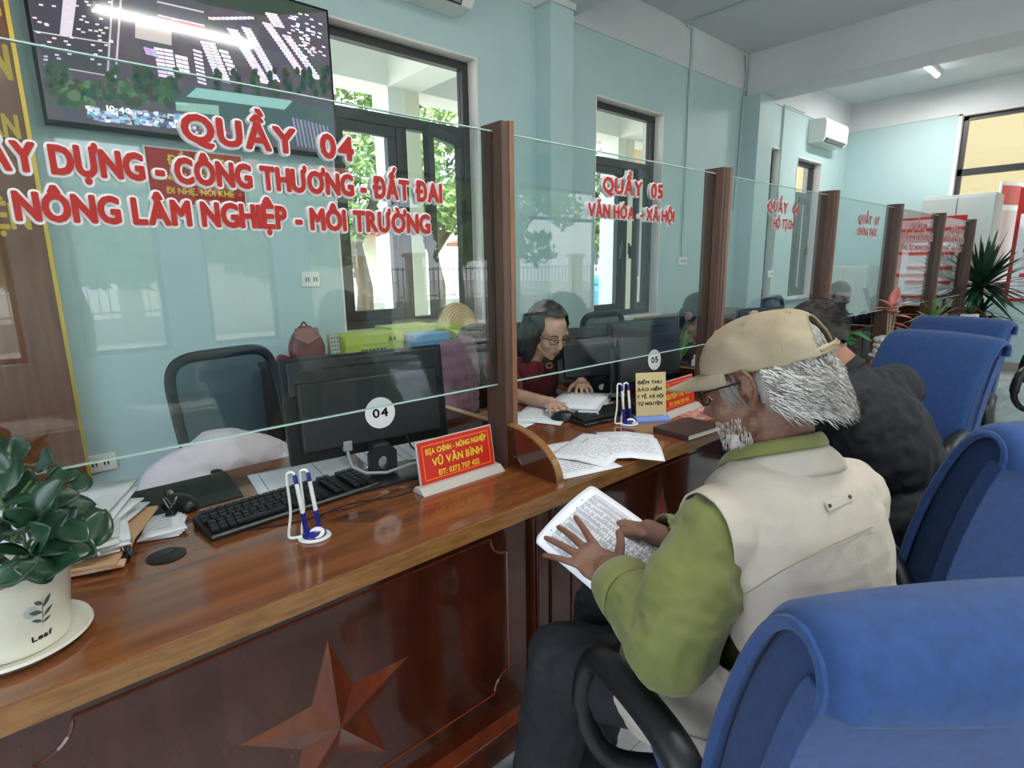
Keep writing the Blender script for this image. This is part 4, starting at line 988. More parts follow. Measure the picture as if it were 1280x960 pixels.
def blade_plant(t, c, n, l, w_, m, up=(.3, 1.2), seed=1, droop=.6, trunk=None):
    rd = random.Random(seed); c = Vector(c)
    for i in range(n):
        a = rd.uniform(0, 2*PI); el = rd.uniform(*up); ll = l*rd.uniform(.7, 1.1); vs = []; k = 7
        d = Vector((math.cos(a)*math.cos(el), math.sin(a)*math.cos(el), math.sin(el))); side = Vector((-math.sin(a), math.cos(a), 0))
        base = c+Vector((0, 0, rd.uniform(-.1, .05)*l))
        for j in range(k+1):
            s_ = j/k; p = base+d*ll*s_-Vector((0, 0, droop*ll*s_*s_*math.cos(el))); wq = w_*(1-s_**2.2)*(.45+.55*min(1, s_*4))/2
            vs += [p-side*wq, p+Vector((0, 0, -.25*wq)), p+side*wq]
        fs = []
        for j in range(k): fs += [(3*j, 3*j+1, 3*j+4, 3*j+3), (3*j+1, 3*j+2, 3*j+5, 3*j+4)]
        MB().add(vs, fs).build('leaf', m, t, smooth='all', fix=False)
spiky = mat('dracaena_leaf', '284c33', .4, color2='183424', scale=8); spid = mat('spider_leaf', '7f9f62', .5, color2='5e8248', scale=20, stretch=(1, 1, 1))
t = thing('dracaena', 'tall spiky dark green dracaena at the far end of the counter', 'potted plant', (7.58, 1.13, 0))
MB().lathe([(0, 0), (.14, 0), (.19, .36), (.2, .38), (.17, .38), (.165, .33), (0, .33)], c=(7.58, 1.13, 0), n=28).build('pot', mat('white_pot', 'dfddd6', .35), t, smooth=True)
MB().tube([(7.58, 1.13, .3), (7.6, 1.15, .7), (7.58, 1.17, 1.08)], [.03, .027, .025], 8).build('trunk', bark, t, smooth=True)
blade_plant(t, (7.58, 1.17, 1.08), 130, .58, .058, spiky, up=(-.35, 1.5), seed=4, droop=.25)
blade_plant(t, (7.6, 1.15, .80), 60, .45, .035, spiky, up=(-.3, .9), seed=9, droop=.4)
t = thing('spider_plant', 'pale green arching spider plant on the counter beyond the pink plant', 'potted plant', (5.70, 1.15, CT))
MB().lathe([(0, 0), (.05, 0), (.07, .1), (.06, .1), (0, .09)], c=(5.70, 1.15, CT), n=20).build('pot', white_pl, t, smooth=True)
blade_plant(t, (5.70, 1.15, CT+.1), 30, .34, .034, spid, up=(.1, 1.3), seed=2, droop=.7)
t = thing('pot_with_grass', 'square white pot with green leaves just below the dracaena', 'potted plant', (6.55, 1.06, CT))
MB().box(6.49, 6.61, 1.0, 1.12, CT+.0005, CT+.115).build('pot', white_pl, t, bevel=.006)
blade_plant(t, (6.55, 1.06, CT+.11), 18, .18, .03, spiky, up=(.3, 1.4), seed=12, droop=.5)
# pink-leaved plant in a bubbly white pot
px, py = 4.12, 1.05
t = thing('pink_plant', 'small pink leaved plant in a bubbly white pot and saucer', 'potted plant', (px, py, CT))
b = MB().lathe([(0, .02), (.06, .02), (.065, .05), (.06, .08), (.065, .11), (.058, .135), (.05, .138), (.045, .125), (0, .12)], c=(px, py, CT), n=32)
b.build('pot', mat('silver_glaze', 'c9c8c6', .25), t, smooth=True)
for r_ in range(3):
    for k in range(11):
        a = 2*PI*k/11+(r_ % 2)*.28; MB().lathe([(0, -.018), (.013, -.012), (.019, 0), (.013, .012), (0, .018)], c=(px+.066*math.cos(a), py+.066*math.sin(a), CT+.042+r_*.036), n=10).build('bubble', mat('silver_glaze', 'c9c8c6', .25), t, smooth='all')
MB().lathe([(0, 0), (.09, 0), (.105, .014), (.1, .018), (.088, .01), (0, .01)], c=(px, py, CT), n=32).build('saucer', white_pl, t, smooth=True)
pinkl = mat('pink_leaf', 'cf7f70', .45, color2='a8564f', scale=12); pm = leaf_mesh('leaf', .13, .062, .3, .3, pinkl, tip=.75); gm2 = leaf_mesh('leaf_green', .09, .04, .3, .4, spid)
c0 = Vector((px, py, CT+.27))
for k, (a, el, dz) in enumerate(((0.3, .3, .02), (1.4, .7, .05), (2.5, .35, .03), (3.6, .5, .0), (4.6, .25, -.01), (5.5, .6, .04), (0, 1.3, .06), (-1.2, -.1, -.05), (-.6, -.15, -.07))):
    d = Vector((math.cos(a)*math.cos(el), math.sin(a)*math.cos(el), math.sin(el))); put_leaf(pm, c0+Vector((0, 0, dz)), d, (0, 0, 1), rd.uniform(.8, 1.1), t)
for k in range(4): MB().tube([(px+.01*math.cos(k*1.6), py+.01*math.sin(k*1.6), CT+.12), (px+.02*math.cos(k*1.6), py+.02*math.sin(k*1.6), CT+.29)], .004, 6).build('stem', mat('pale_stem', 'b8a48a', .5), t, smooth=True)
# green plant and black rack by the third divider
t = thing('green_plant', 'bushy green plant on the counter beside the head of the man in black', 'potted plant', (3.62, 1.42, CT))
MB().lathe([(0, 0), (.045, 0), (.06, .09), (.05, .09), (0, .08)], c=(3.50, 1.16, CT), n=20).build('pot', dark_pl, t, smooth=True)
gl_ = mat('ivy_leaf', '3f7a42', .45, color2='2c5c30', scale=20); gmm = leaf_mesh('leaf', .10, .06, .3, .4, gl_)
for k in range(46):
    a = rd.uniform(0, 6.28); el = rd.uniform(-.2, 1.2); r = rd.uniform(.01, .09); d = Vector((math.cos(a)*math.cos(el), math.sin(a)*math.cos(el), math.sin(el)))
    put_leaf(gmm, Vector((3.50+r*math.cos(a), 1.16+r*math.sin(a), CT+.12+rd.uniform(0, .09))), d, (0, 0, 1), rd.uniform(.7, 1.2), t)
t = thing('desk_rack', 'small black document rack beside the green plant', 'rack', (3.78, 1.15, CT))
for k in range(4): MB().box(3.74, 3.86, 1.08+.045*k, 1.085+.045*k, CT+.0005, CT+.22-.02*k).build('divider_plate', black_pl, t, bevel=.002)
MB().box(3.73, 3.87, 1.07, 1.23, CT+.0005, CT+.03).build('tray', black_pl, t, bevel=.002)
tag(MB().tube(smooth_path([(3.42, 1.08, CT+.0075), (3.44, 1.08, CT+.1), (3.45, 1.085, CT+.17), (3.47, 1.09, CT+.1), (3.48, 1.09, CT+.0075)], 4), .007, 8).build('pen_cord_loop', white_pl, smooth=True), 'white looped pen cord standing near the green plant', 'pen cord')
# small sanitiser bottle by the 05 monitor
t = thing('sanitiser_bottle', 'small clear plastic bottle between the 05 monitor and cap', 'bottle', (2.45, 1.42, CT))
MB().lathe([(0, 0), (.026, 0), (.028, .01), (.028, .09), (.012, .11), (.012, .12), (0, .12)], c=(2.45, 1.42, CT), n=20).build('bottle_body', clear_m, t, smooth=True)
MB().lathe([(.014, .118), (.014, .145), (.006, .15), (.006, .17), (0, .17)], c=(2.45, 1.42, CT), n=14).build('pump_cap', white_pl, t, smooth=True)
t = thing('thin_leaf_plant', 'thin leaved plant behind the 05 monitor', 'potted plant', (2.62, 1.62, CT))
MB().lathe([(0, 0), (.04, 0), (.055, .09), (.05, .09), (0, .08)], c=(2.62, 1.62, CT), n=20).build('pot', dark_pl, t, smooth=True)
blade_plant(t, (2.62, 1.62, CT+.08), 12, .36, .018, spid, up=(.7, 1.4), seed=6, droop=.5)

# ================================================================ BEHIND THE COUNTER
cab_w = mat('cabinet_wood', '7d5233', .35, color2='694229', scale=5, stretch=(1, 8, 8), detail=6)
def low_cab(x0, x1, label):
    t = thing('low_cabinet', label, 'cabinet', ((x0+x1)/2, 2.85, 0), group='low wooden cabinets under the windows')
    MB().box(x0, x1, 2.62, 3.04, 0, .86).box(x0-.01, x1+.01, 2.6, 3.05, .86, .885).build('body', cab_w, t, bevel=.003)
    n = 2
    for i in range(n):
        a = x0+(x1-x0)*i/n+.01; c = x0+(x1-x0)*(i+1)/n-.01
        d = MB().box(a, c, 2.602, 2.62, .06, .83).build('door', cab_w, t, bevel=.003); MB().box(c-.05 if i == 0 else a+.04, c-.04 if i == 0 else a+.05, 2.585, 2.602, .5, .6).build('handle', chrome, d)
low_cab(.95, 2.42, 'low wooden cabinet under the tall window, carrying the boxes'); low_cab(4.2, 5.9, 'low wooden cabinet right of the middle window')
TZ = .8855
def carton(x0, x1, y0, y1, h, col, lab, txt=None, rz=0):
    t = thing('carton', lab, 'box', ((x0+x1)/2, (y0+y1)/2, TZ), rz, 'paper cartons on the low cabinet'); a, c = (x1-x0)/2, (y1-y0)/2
    L(t, MB().box(-a, a, -c, c, 0, h).build('box_body', col, bevel=.003))
    L(t, MB().box(-a-.002, a+.002, -c-.002, c+.002, h*.6, h+.002).build('lid', mat('lid_'+col.name, {'green_card': 'b7c65a', 'blue_card': '86b4d6'}[col.name], .6), bevel=.003))
    b = MB()
    for i in range(7): b.box(-a*.5+i*.022, -a*.5+i*.022+.014, -c-.0035, -c, h*.3, h*.3+.014)
    L(t, b.build('print', mat('dark_green_print', '2c4a1c', .6)))['kind'] = 'stuff'
    if txt: L(t, text(txt, frame((a*.45, -c-.0035, h*.66), (1, 0, 0), (0, 0, 1)), .045, .028, mat('dark_green_print', '2c4a1c', .6), 'lettering', None, bold=.03))
grc = mat('green_card', 'a9bd55', .6); blc = mat('blue_card', '6fa3cc', .6)
carton(1.27, 1.61, 2.70, 2.92, .125, grc, 'green and yellow carton left of the blue box', 'A4')
carton(1.64, 1.88, 2.64, 2.80, .105, blc, 'light blue carton between the green cartons')
carton(1.62, 1.92, 2.84, 3.03, .135, grc, 'green carton standing behind the blue box')
carton(1.93, 2.08, 2.76, 3.0, .125, grc, 'small green carton next to the woven hat', 'A4')
# woven conical hat leaning on the window
t = thing('woven_hat', 'round woven straw hat standing upright behind the nearest post', 'hat', (2.2, 2.95, TZ))
M = T(2.2, 2.97, TZ+.085) @ RX(math.radians(80))
straw = mat('straw', 'd9c197', .7); strawd = mat('straw_ring', 'a88a5c', .7)
MB().lathe([(.165, -.02), (.15, .0), (.10, .03), (.05, .05), (0, .058)], M=M, n=40).build('brim', straw, t, smooth='all')
for k in range(9):
    r = .148-.016*k; MB().tube([M @ Vector((r*math.cos(2*PI*i/32), r*math.sin(2*PI*i/32), .003+float(np.interp(r, [0, .05, .10, .15], [.058, .05, .03, .0])))) for i in range(32)], .0022, 5, closed=True).build('ring', strawd, t, smooth=True)
for sx in (-1, 1): MB().lathe([(0, -.01), (.02, -.005), (.02, .005), (0, .01)], M=T(2.2+sx*.15, 2.93, TZ+.03) @ RX(PI/2), n=6).build('red_tie', red_card, t)
# backpack
def superblob(fnr, nu=32, nv=20):
    pass
t = thing('backpack', 'small reddish brown leather backpack on the cabinet', 'bag', (1.10, 2.78, TZ), math.radians(-15))
lea = mat('brown_red_leather', '7b332b', .4, color2='652721', scale=10, bump=.15, bscale=120)
def bp(u, v):
    a = 2*PI*u; s_ = math.sin(PI*(.04+.92*v))**.35; tp = 1-.38*v**2; x = .095*tp*s_*(abs(math.cos(a))**.7)*(1 if math.cos(a) > 0 else -1); y = .06*s_*(1-.25*v)*(abs(math.sin(a))**.7)*(1 if math.sin(a) > 0 else -1); return (x, y, .19*v+.002)
L(t, MB().grid(bp, 32, 14, cu=True).build('bag_body', lea, smooth='all'))
L(t, MB().prism([(-.055, 0), (.055, 0), (.06, -.05), (.0, -.085), (-.06, -.05)], T(0, -.045, .185) @ RX(1.15), .006).build('flap', lea, bevel=.002))
L(t, MB().tube(smooth_path([(-.08, .0, .03), (-.13, -.01, .05), (-.14, -.02, .02), (-.11, -.02, .004), (-.07, -.02, .004)], 4), .006, 6, flat=2).build('strap', lea, smooth=True))
L(t, MB().tube(smooth_path([(-.02, .03, .18), (0, .03, .21), (.02, .03, .18)], 4), .005, 6).build('carry_loop', lea, smooth=True))
t = thing('desk_calendar', 'narrow grey printed stand beside the backpack', 'stand', (1.235, 2.75, TZ))
MB().obox(T(1.235, 2.75, TZ+.072) @ RX(-.12), .05, .012, .14).build('stand_body', mat('pale_grey_plastic', 'b5b5b4', .5), t, bevel=.002)
b = MB()
for i in range(3):
    for j in range(5): b.obox(T(1.235, 2.75, TZ+.072) @ RX(-.12) @ T(-.015+.015*i, -.007, .05-.02*j), .008, .001, .006)
b.build('print', ink_m, t)['kind'] = 'stuff'
# dark case on the chair side of the cabinet and grey tray by the woman
tag(MB().box(1.18, 1.38, 1.9, 2.3, .0005, .45).build('computer_case', black_pl, bevel=.006), 'black computer case on the floor between the two clerk places', 'computer')
t = thing('file_tray', 'grey file tray with loose papers behind the woman in glasses', 'tray', (2.85, 2.8, .0))
MB().box(2.45, 3.3, 2.62, 3.02, .0005, .74).build('side_table', cab_w, t, bevel=.003)
MB().obox(T(2.72, 2.8, .79) @ RZ(.2), .30, .24, .09).build('tray_box', mat('tray_grey', '8f918c', .5), t, bevel=.006)
for k in range(4): MB().obox(T(2.66, 2.78, .845+.012*k) @ RZ(.3*k-.4) @ RY(-.12), .2, .27, .003).build('sheet', paper_m, t)
MB().obox(T(2.98, 2.8, .80) @ RZ(-.2), .12, .15, .11).build('tan_box', mat('tan_folder', 'c9a27a', .7), t, bevel=.003)
# ================================================================ CHAIRS
blue_f = mat('blue_fabric', '25477f', .85, color2='213f72', scale=60, bump=.25, bscale=900, sheen=.12)
blue_d = mat('blue_fabric_side', '203c6c', .9, color2='1c3560', scale=60, bump=.25, bscale=900, sheen=.1)
arm_m = mat('arm_plastic', '17191c', .42, bump=.08, bscale=500)
def spline2(p, n=5):
    return [(q.x, q.y) for q in smooth_path([(a[0], a[1], 0) for a in p], n)]
def blue_chair(loc, rz, label):
    t = thing('blue_chair', label, 'chair', (loc[0], loc[1], 0), rz, 'blue fabric armchairs along the counter')
    front = spline2([(-.205, .47), (-.215, .56), (-.235, .66), (-.268, .77), (-.312, .875), (-.36, .955), (-.405, .992), (-.445, .998), (-.474, .98), (-.484, .95), (-.480, .925)])
    rear = spline2([(-.462, .93), (-.445, .90), (-.415, .82), (-.385, .72), (-.362, .62), (-.345, .52), (-.335, .44)])
    YZ = Matrix([[0, 0, 1, 0], [1, 0, 0, 0], [0, 1, 0, 0], [0, 0, 0, 1]])
    # cover sheet: up the front, over the top, hanging down behind
    def cov(u, v):
        k = v*(len(front)-1); i = min(int(k), len(front)-2); f_ = k-i; y = front[i][0]*(1-f_)+front[i+1][0]*f_; z = front[i][1]*(1-f_)+front[i+1][1]*f_
        x = (u-.5)*2; bul = .012*(1-x**2); ed = max(0, abs(x)-.93)/.07
        nx, nz = (0, 0)
        dy = front[min(i+1, len(front)-1)][0]-front[i][0]; dz = front[min(i+1, len(front)-1)][1]-front[i][1]; l = math.hypot(dy, dz) or 1
        return (x*.245, y+dz/l*(bul-.012*ed*ed), z-dy/l*(bul-.012*ed*ed))
    L(t, MB().grid(cov, 26, 46).build('back_cover', blue_f, smooth='all', solid=.016, fix=False))
    for s in (-1, 1):       # piped edge of the cover
        L(t, MB().tube([(s*.246, cov(.0 if s < 0 else 1.0, k/40)[1], cov(.0 if s < 0 else 1.0, k/40)[2]) for k in range(41)], .0085, 8).build('piping', blue_f, smooth=True))
    core = [(p[0]-.010, p[1]) for p in front[:26]]+[(-.395, .965), (-.44, .975), (-.462, .955)]+rear[::1]
    L(t, MB().prism(core, T(-.228, 0, 0) @ YZ, .456).build('back_cushion', blue_d, bevel=.012, smooth=True, seg=3))
    sh = [(p[0]-.004, p[1]) for p in rear]; inn = [(p[0]+.035, p[1]) for p in rear][::-1]
    L(t, MB().prism(sh+inn, T(-.236, 0, 0) @ YZ, .472).build('back_shell', blue_f, bevel=.016, smooth=True, seg=4))
    # seat
    L(t, MB().box(-.24, .24, -.25, .25, .375, .455).build('seat', blue_f, bevel=.03, smooth=True, seg=4))
    L(t, MB().box(-.22, .22, -.23, .23, .345, .377).build('seat_pan', arm_m, bevel=.008))
    L(t, MB().box(-.21, .21, -.30, -.20, .445, .468).build('lumbar_bar', grey_pl, bevel=.005))
    for s in (-1, 1):
        pts = smooth_path([(s*.225, -.27, .45), (s*.252, -.26, .54), (s*.272, -.20, .605), (s*.308, -.10, .625), (s*.345, .015, .612), (s*.360, .055, .575), (s*.370, .062, .50), (s*.360, .05, .43), (s*.31, .03, .37), (s*.20, .02, .355)], 5)
        L(t, MB().tube(pts, [.022 if 8 < i < 32 else .017 for i in range(len(pts))], 12, flat=1.35 if True else 1, up=(1, 0, 0)).build('armrest', arm_m, smooth=True))
    L(t, MB().lathe([(.03, .10), (.03, .2), (.022, .2), (.022, .345)], n=20).build('gas_column', chrome, smooth=True))
    for k in range(5):
        a = 2*PI*k/5+.3; d = Vector((math.cos(a), math.sin(a), 0))
        lg_ = L(t, MB().tube([d*.02+Vector((0, 0, .12)), d*.16+Vector((0, 0, .105)), d*.25+Vector((0, 0, .075))], [.03, .024, .016], 8).build('leg', arm_m, smooth=True))
        L(lg_, MB().tube([d*.25+Vector((-d.y*.022, d.x*.022, .028)), d*.25+Vector((d.y*.022, -d.x*.022, .028))], .028, 14).build('caster', black_pl, smooth=True))
        lg_.children[0].name = 'caster'
    return t
ch0 = blue_chair((1.013, .372), math.radians(-38), 'nearest blue fabric armchair, under the man in the beige cap')
dup(ch0, (1.985, .352, 0), math.radians(-40), 'blue armchair of the man in black, its back folded over toward us')
dup(ch0, (2.915, .765, 0), math.radians(70), 'empty blue armchair turned sideways beyond the man in black')
dup(ch0, (3.855, .81, 0), math.radians(78), 'second empty blue armchair, just behind the first empty one')
dup(ch0, (5.05, .15, 0), math.radians(100), 'blue armchair at the right edge, only its black arms and seat in view')
dup(ch0, (6.05, .22, 0), math.radians(95), 'farthest blue armchair at the right edge')
# clerk chairs with mesh backs
mesh_m = glass_mat('chair_mesh', (.22, .25, .26), .2); mauve = mat('mauve_cloth', '83616f', .85, color2='775563', scale=12, bump=.2, bscale=60, sheen=.2)
def mesh_chair(loc, rz, label, w_=.44):
    t = thing('office_chair', label, 'chair', (loc[0], loc[1], 0), rz, 'black mesh office chairs of the clerks')
    fr = []
    for k in range(40):
        a = 2*PI*k/40; c_, s_ = math.cos(a), math.sin(a); e = 2/5.0
        fr.append((w_/2*abs(c_)**e*(1 if c_ > 0 else -1), -.24-.05*abs(s_)**e*(1 if s_ > 0 else -1)+.03*(1-abs(c_)), .80+.23*abs(s_)**e*(1 if s_ > 0 else -1)))
    L(t, MB().tube(fr, .018, 8, closed=True, flat=1.2).build('back_frame', black_pl, smooth=True))
    L(t, MB().add([(p[0]*.97, p[1], p[2]) for p in fr], [tuple(range(40))]).build('mesh_back', mesh_m))
    L(t, MB().box(-.04, .04, -.30, -.27, .36, .66).build('back_support', black_pl, bevel=.008))
    L(t, MB().box(-.24, .24, -.23, .25, .42, .49).build('seat', mauve, bevel=.03, smooth=True, seg=3))
    L(t, MB().box(-.18, .18, -.28, .18, .37, .42).build('seat_pan', black_pl, bevel=.008))
    for s in (-1, 1):
        L(t, MB().tube(smooth_path([(s*.20, -.1, .40), (s*.29, -.1, .44), (s*.30, -.12, .64), (s*.30, -.05, .69), (s*.29, .1, .69), (s*.29, .16, .66)], 4), .016, 8, flat=1.3).build('armrest', black_pl, smooth=True))
    L(t, MB().lathe([(.028, .08), (.028, .37)], n=16).build('gas_column', chrome, smooth=True))
    for k in range(5):
        a = 2*PI*k/5; d = Vector((math.cos(a), math.sin(a), 0))
        g_ = L(t, MB().tube([d*.02+Vector((0, 0, .1)), d*.29+Vector((0, 0, .07))], [.028, .016], 8).build('leg', black_pl, smooth=True))
        L(g_, MB().tube([d*.29+Vector((-d.y*.02, d.x*.02, .026)), d*.29+Vector((d.y*.02, -d.x*.02, .026))], .026, 12).build('caster', black_pl, smooth=True))
    return t
mc = mesh_chair((.70, 2.20), math.radians(180+15), 'black mesh office chair with mauve seat behind the 04 monitor')
dup(mc, (1.86, 2.16, 0), math.radians(180-35), 'office chair under the mauve jacket, behind the nearest post')
dup(mc, (3.05, 2.2, 0), math.radians(180), 'office chair of the clerk behind the 06 monitor')
dup(mc, (5.45, 2.1, 0), math.radians(180), 'office chair of the clerk reading a sheet')
# ================================================================ PEOPLE
from mathutils.bvhtree import BVHTree
def cap_pts(c, r, n=10, m=7, M=None):
    out = []
    for i in range(m+1):
        ph = -PI/2+PI*i/m
        for k in range(n if 0 < i < m else 1):
            a = 2*PI*k/n; v = Vector((math.cos(ph)*math.cos(a), math.cos(ph)*math.sin(a), math.sin(ph)))
            v = Vector((v.x*r[0], v.y*r[1], v.z*r[2])) if isinstance(r, (tuple, list)) else v*r
            out.append(Vector(c)+(M @ v if M else v))
    return out
def blob(prims, voxel, smooth=6, name='body', fac=.5):
    """prims: ('c', p0, r0, p1, r1) tapered limbs, ('e', c, (rx, ry, rz), rot3) masses -> one continuous surface"""
    bm = bmesh.new()
    for p in prims:
        if p[0] == 'c': pts = cap_pts(p[1], p[2])+cap_pts(p[3], p[4])
        else: pts = cap_pts(p[1], p[2], 16, 10, p[3] if len(p) > 3 else None)
        vs = [bm.verts.new(q) for q in pts]
        r = bmesh.ops.convex_hull(bm, input=vs)
        bmesh.ops.delete(bm, geom=[g for g in r['geom_interior'] if isinstance(g, bmesh.types.BMVert)], context='VERTS')
    me = bpy.data.meshes.new('tmp'); bm.to_mesh(me); bm.free()
    o = bpy.data.objects.new('tmp', me); COL.objects.link(o)
    md = o.modifiers.new('r', 'REMESH'); md.mode = 'VOXEL'; md.voxel_size = voxel; md.use_smooth_shade = True
    ms = o.modifiers.new('s', 'SMOOTH'); ms.iterations = smooth; ms.factor = fac
    me2 = bpy.data.meshes.new_from_object(o.evaluated_get(bpy.context.evaluated_depsgraph_get()))
    bpy.data.objects.remove(o); bpy.data.meshes.remove(me); me2.name = name; me2.shade_smooth()
    return me2
def co_of(me):
    co = np.empty(len(me.vertices)*3, dtype=np.float64); me.vertices.foreach_get('co', co); return co.reshape(-1, 3)
def no_of(me):
    n = np.empty(len(me.vertices)*3, dtype=np.float64); me.vertices.foreach_get('normal', n); return n.reshape(-1, 3)
def wrinkle(me, amp, scale, stretch=(1, 1, 1), seed=0, ridged=True, mask=None):
    """cloth folds: real displacement along the normals"""
    co, no = co_of(me), no_of(me); st = Vector(stretch)
    for i in range(len(co)):
        p = Vector((co[i][0]*st.x, co[i][1]*st.y, co[i][2]*st.z))*scale+Vector((seed, seed*1.7, 0))
        p += noise.noise_vector(p*.5)*.6
        v = noise.noise(p); v2 = noise.noise(p*2.3)
        h = ((1-abs(v)*2.2) if ridged else v)+.35*v2
        co[i] += no[i]*h*amp*(mask(co[i]) if mask else 1)
    me.vertices.foreach_set('co', co.ravel()); me.update()
def cut(me, keep):
    bm = bmesh.new(); bm.from_mesh(me)
    bmesh.ops.delete(bm, geom=[v for v in bm.verts if not keep(v.co)], context='VERTS'); bm.to_mesh(me); bm.free()
def add(name, me, m, parent, solid=0):
    me.materials.clear(); me.materials.append(m); o = put(name, me, parent, solid=solid); return o
def hm(c, yaw, pitch=0, roll=0, s=1):      # head / trunk frame: x right, y forward, z up
    return T(*c) @ RZ(math.radians(yaw-90)) @ RX(math.radians(-pitch)) @ RY(math.radians(roll)) @ Matrix.Diagonal((s, s, s, 1))
def tr(M, prims):
    R3 = M.to_3x3(); s = M.to_scale()[0]; out = []
    for p in prims:
        if p[0] == 'c': out.append(('c', M @ Vector(p[1]), p[2]*s, M @ Vector(p[3]), p[4]*s))
        else: out.append(('e', M @ Vector(p[1]), p[2], R3 @ p[3] if len(p) > 3 else R3))
    return out
def head_prims(ear=True, fem=False):
    j = .9 if fem else 1
    P = [('e', (0, -.018, .035), (.076, .094, .085)), ('e', (0, .025, .02), (.068, .068, .075)), ('e', (0, .035, -.035), (.058*j, .055, .07)),
         ('e', (0, .048, -.082), (.038*j, .036, .028)), ('e', (0, .068, -.098), (.018*j, .016, .014)),
         ('c', (0, .090, .012), .009, (0, .106, -.026), .012), ('e', (0, .100, -.034), (.017, .012, .010)),
         ('e', (-.03, .070, .026), (.028, .018, .012)), ('e', (.03, .070, .026), (.028, .018, .012)),
         ('e', (-.036, .058, -.03), (.026, .028, .026)), ('e', (.036, .058, -.03), (.026, .028, .026)),
         ('e', (0, .085, -.058), (.023, .013, .006)), ('e', (0, .083, -.068), (.020, .012, .007)),
         ('e', (-.030, .072, .004), (.015, .014, .011)), ('e', (.030, .072, .004), (.015, .014, .011)),
         ('c', (-.044, .012, -.060), .021, (-.018, .058, -.088), .015), ('c', (.044, .012, -.060), .021, (.018, .058, -.088), .015)]
    if ear:
        for s in (-1, 1):
            rim = [(s*.078, .004, .022), (s*.090, -.004, .034), (s*.096, -.016, .034), (s*.098, -.026, .020), (s*.094, -.026, .002), (s*.088, -.020, -.014), (s*.080, -.010, -.026)]
            for a, b in zip(rim[:-1], rim[1:]): P.append(('c', a, .0046, b, .0046))
            P.append(('e', (s*.084, -.012, .008), (.004, .014, .024), Matrix.Rotation(s*-.35, 3, 'Z'))); P.append(('e', (s*.080, -.008, -.024), (.0055, .008, .009)))
            P.append(('c', (s*.080, .006, .006), .004, (s*.081, .004, -.008), .0045))
    return P
def hand_prims(M, side, curl=(.25, .3, .35, .4), spread=.12, thumb=(.6, .5), s=1.0):
    """M: wrist frame, y along the fingers, z out of the back of the hand; side +1: thumb on +x"""
    P = [('e', (0, .045, 0), (.040, .050, .013)), ('e', (0, .075, .002), (.040, .018, .012)), ('c', (0, -.02, 0), .026, (0, .02, 0), .028), ('e', (side*.026, .035, -.006), (.018, .032, .014))]
    xs = (side*.030, side*.010, side*-.010, side*-.029); ls = (.042, .047, .043, .034)
    for i in range(4):
        p = Vector((xs[i], .082-(.006 if i == 3 else 0), 0)); a = spread*(1.5-i)*side; c = 0; r = .0092-(.0008 if i == 3 else 0)
        for k, f_ in enumerate((1, .62, .5)):
            c += curl[i]*(1 if k else .6); d = Vector((math.sin(a)*math.cos(c), math.cos(a)*math.cos(c), -math.sin(c)))
            q = p+d*ls[i]*f_; P.append(('c', p, r, q, r-.0009)); p = q; r -= .0009
    p = Vector((side*.032, .022, -.006)); a0, a1 = thumb
    for k, (l, r) in enumerate(((.038, .0118), (.030, .0105), (.024, .0095))):
        a = a0+a1*(-.35*k); d = Vector((side*math.sin(a), math.cos(a), -.15-.1*k)).normalized(); q = p+d*l; P.append(('c', p, r, q, r-.001)); p = q
    return tr(M @ Matrix.Diagonal((s, s, s, 1)), P)
def limb(a, ra, b, rb): return ('c', Vector(a), ra, Vector(b), rb)
def wrist_frame(w_, tip, up): # y from wrist to tip, z ~ up
    y = (Vector(tip)-Vector(w_)).normalized(); x = y.cross(Vector(up)).normalized(); z = x.cross(y)
    return Matrix([[x[i], y[i], z[i], w_[i]] for i in range(3)]+[[0, 0, 0, 1]])
def strands(M, gen, m, parent, name, n, r0=.0006, seed=0):
    """hair: gen(rd) -> list of points in the head frame"""
    rd = random.Random(seed); vs = []; fs = []
    for _ in range(n):
        pts = gen(rd)
        if not pts: continue
        pts = [M @ Vector(p) for p in pts]; k = len(pts); o = len(vs)
        for i, p in enumerate(pts):
            t_ = (pts[min(i+1, k-1)]-pts[max(i-1, 0)]).normalized(); a = t_.orthogonal().normalized(); b = t_.cross(a); r = r0*(1-.8*(i/(k-1))**2)
            for j in range(3): vs.append(p+(a*math.cos(2.094*j)+b*math.sin(2.094*j))*r)
        for i in range(k-1):
            for j in range(3): fs.append((o+3*i+j, o+3*i+(j+1) % 3, o+3*i+3+(j+1) % 3, o+3*i+3+j))
    me = bpy.data.meshes.new(name); me.from_pydata(vs, [], fs); me.shade_smooth(); me.materials.append(m); o = put(name, me, parent); o['kind'] = 'stuff'; return o
skin_old = mat('tanned_skin', '7c5644', .5, color2='6c4939', scale=18, bump=.25, bscale=220, sss=.05)
skin_w = mat('fair_skin', 'c79e88', .5, color2='bd917a', scale=12, sss=.05)
skin_m = mat('brown_skin', '9c6e55', .5, color2='8c5f48', scale=12, sss=.05)
lip_m = mat('lips', 'a8605a', .45); brow_m = mat('eyebrow', '2a2220', .7); eye_w = mat('eye_white', 'd9d4cc', .25); nail_m = mat('nail', 'b98f78', .3)
hair_b = mat('black_hair', '17151a', .38, color2='231f22', scale=30, stretch=(1, 1, .15), bump=.4, bscale=200)

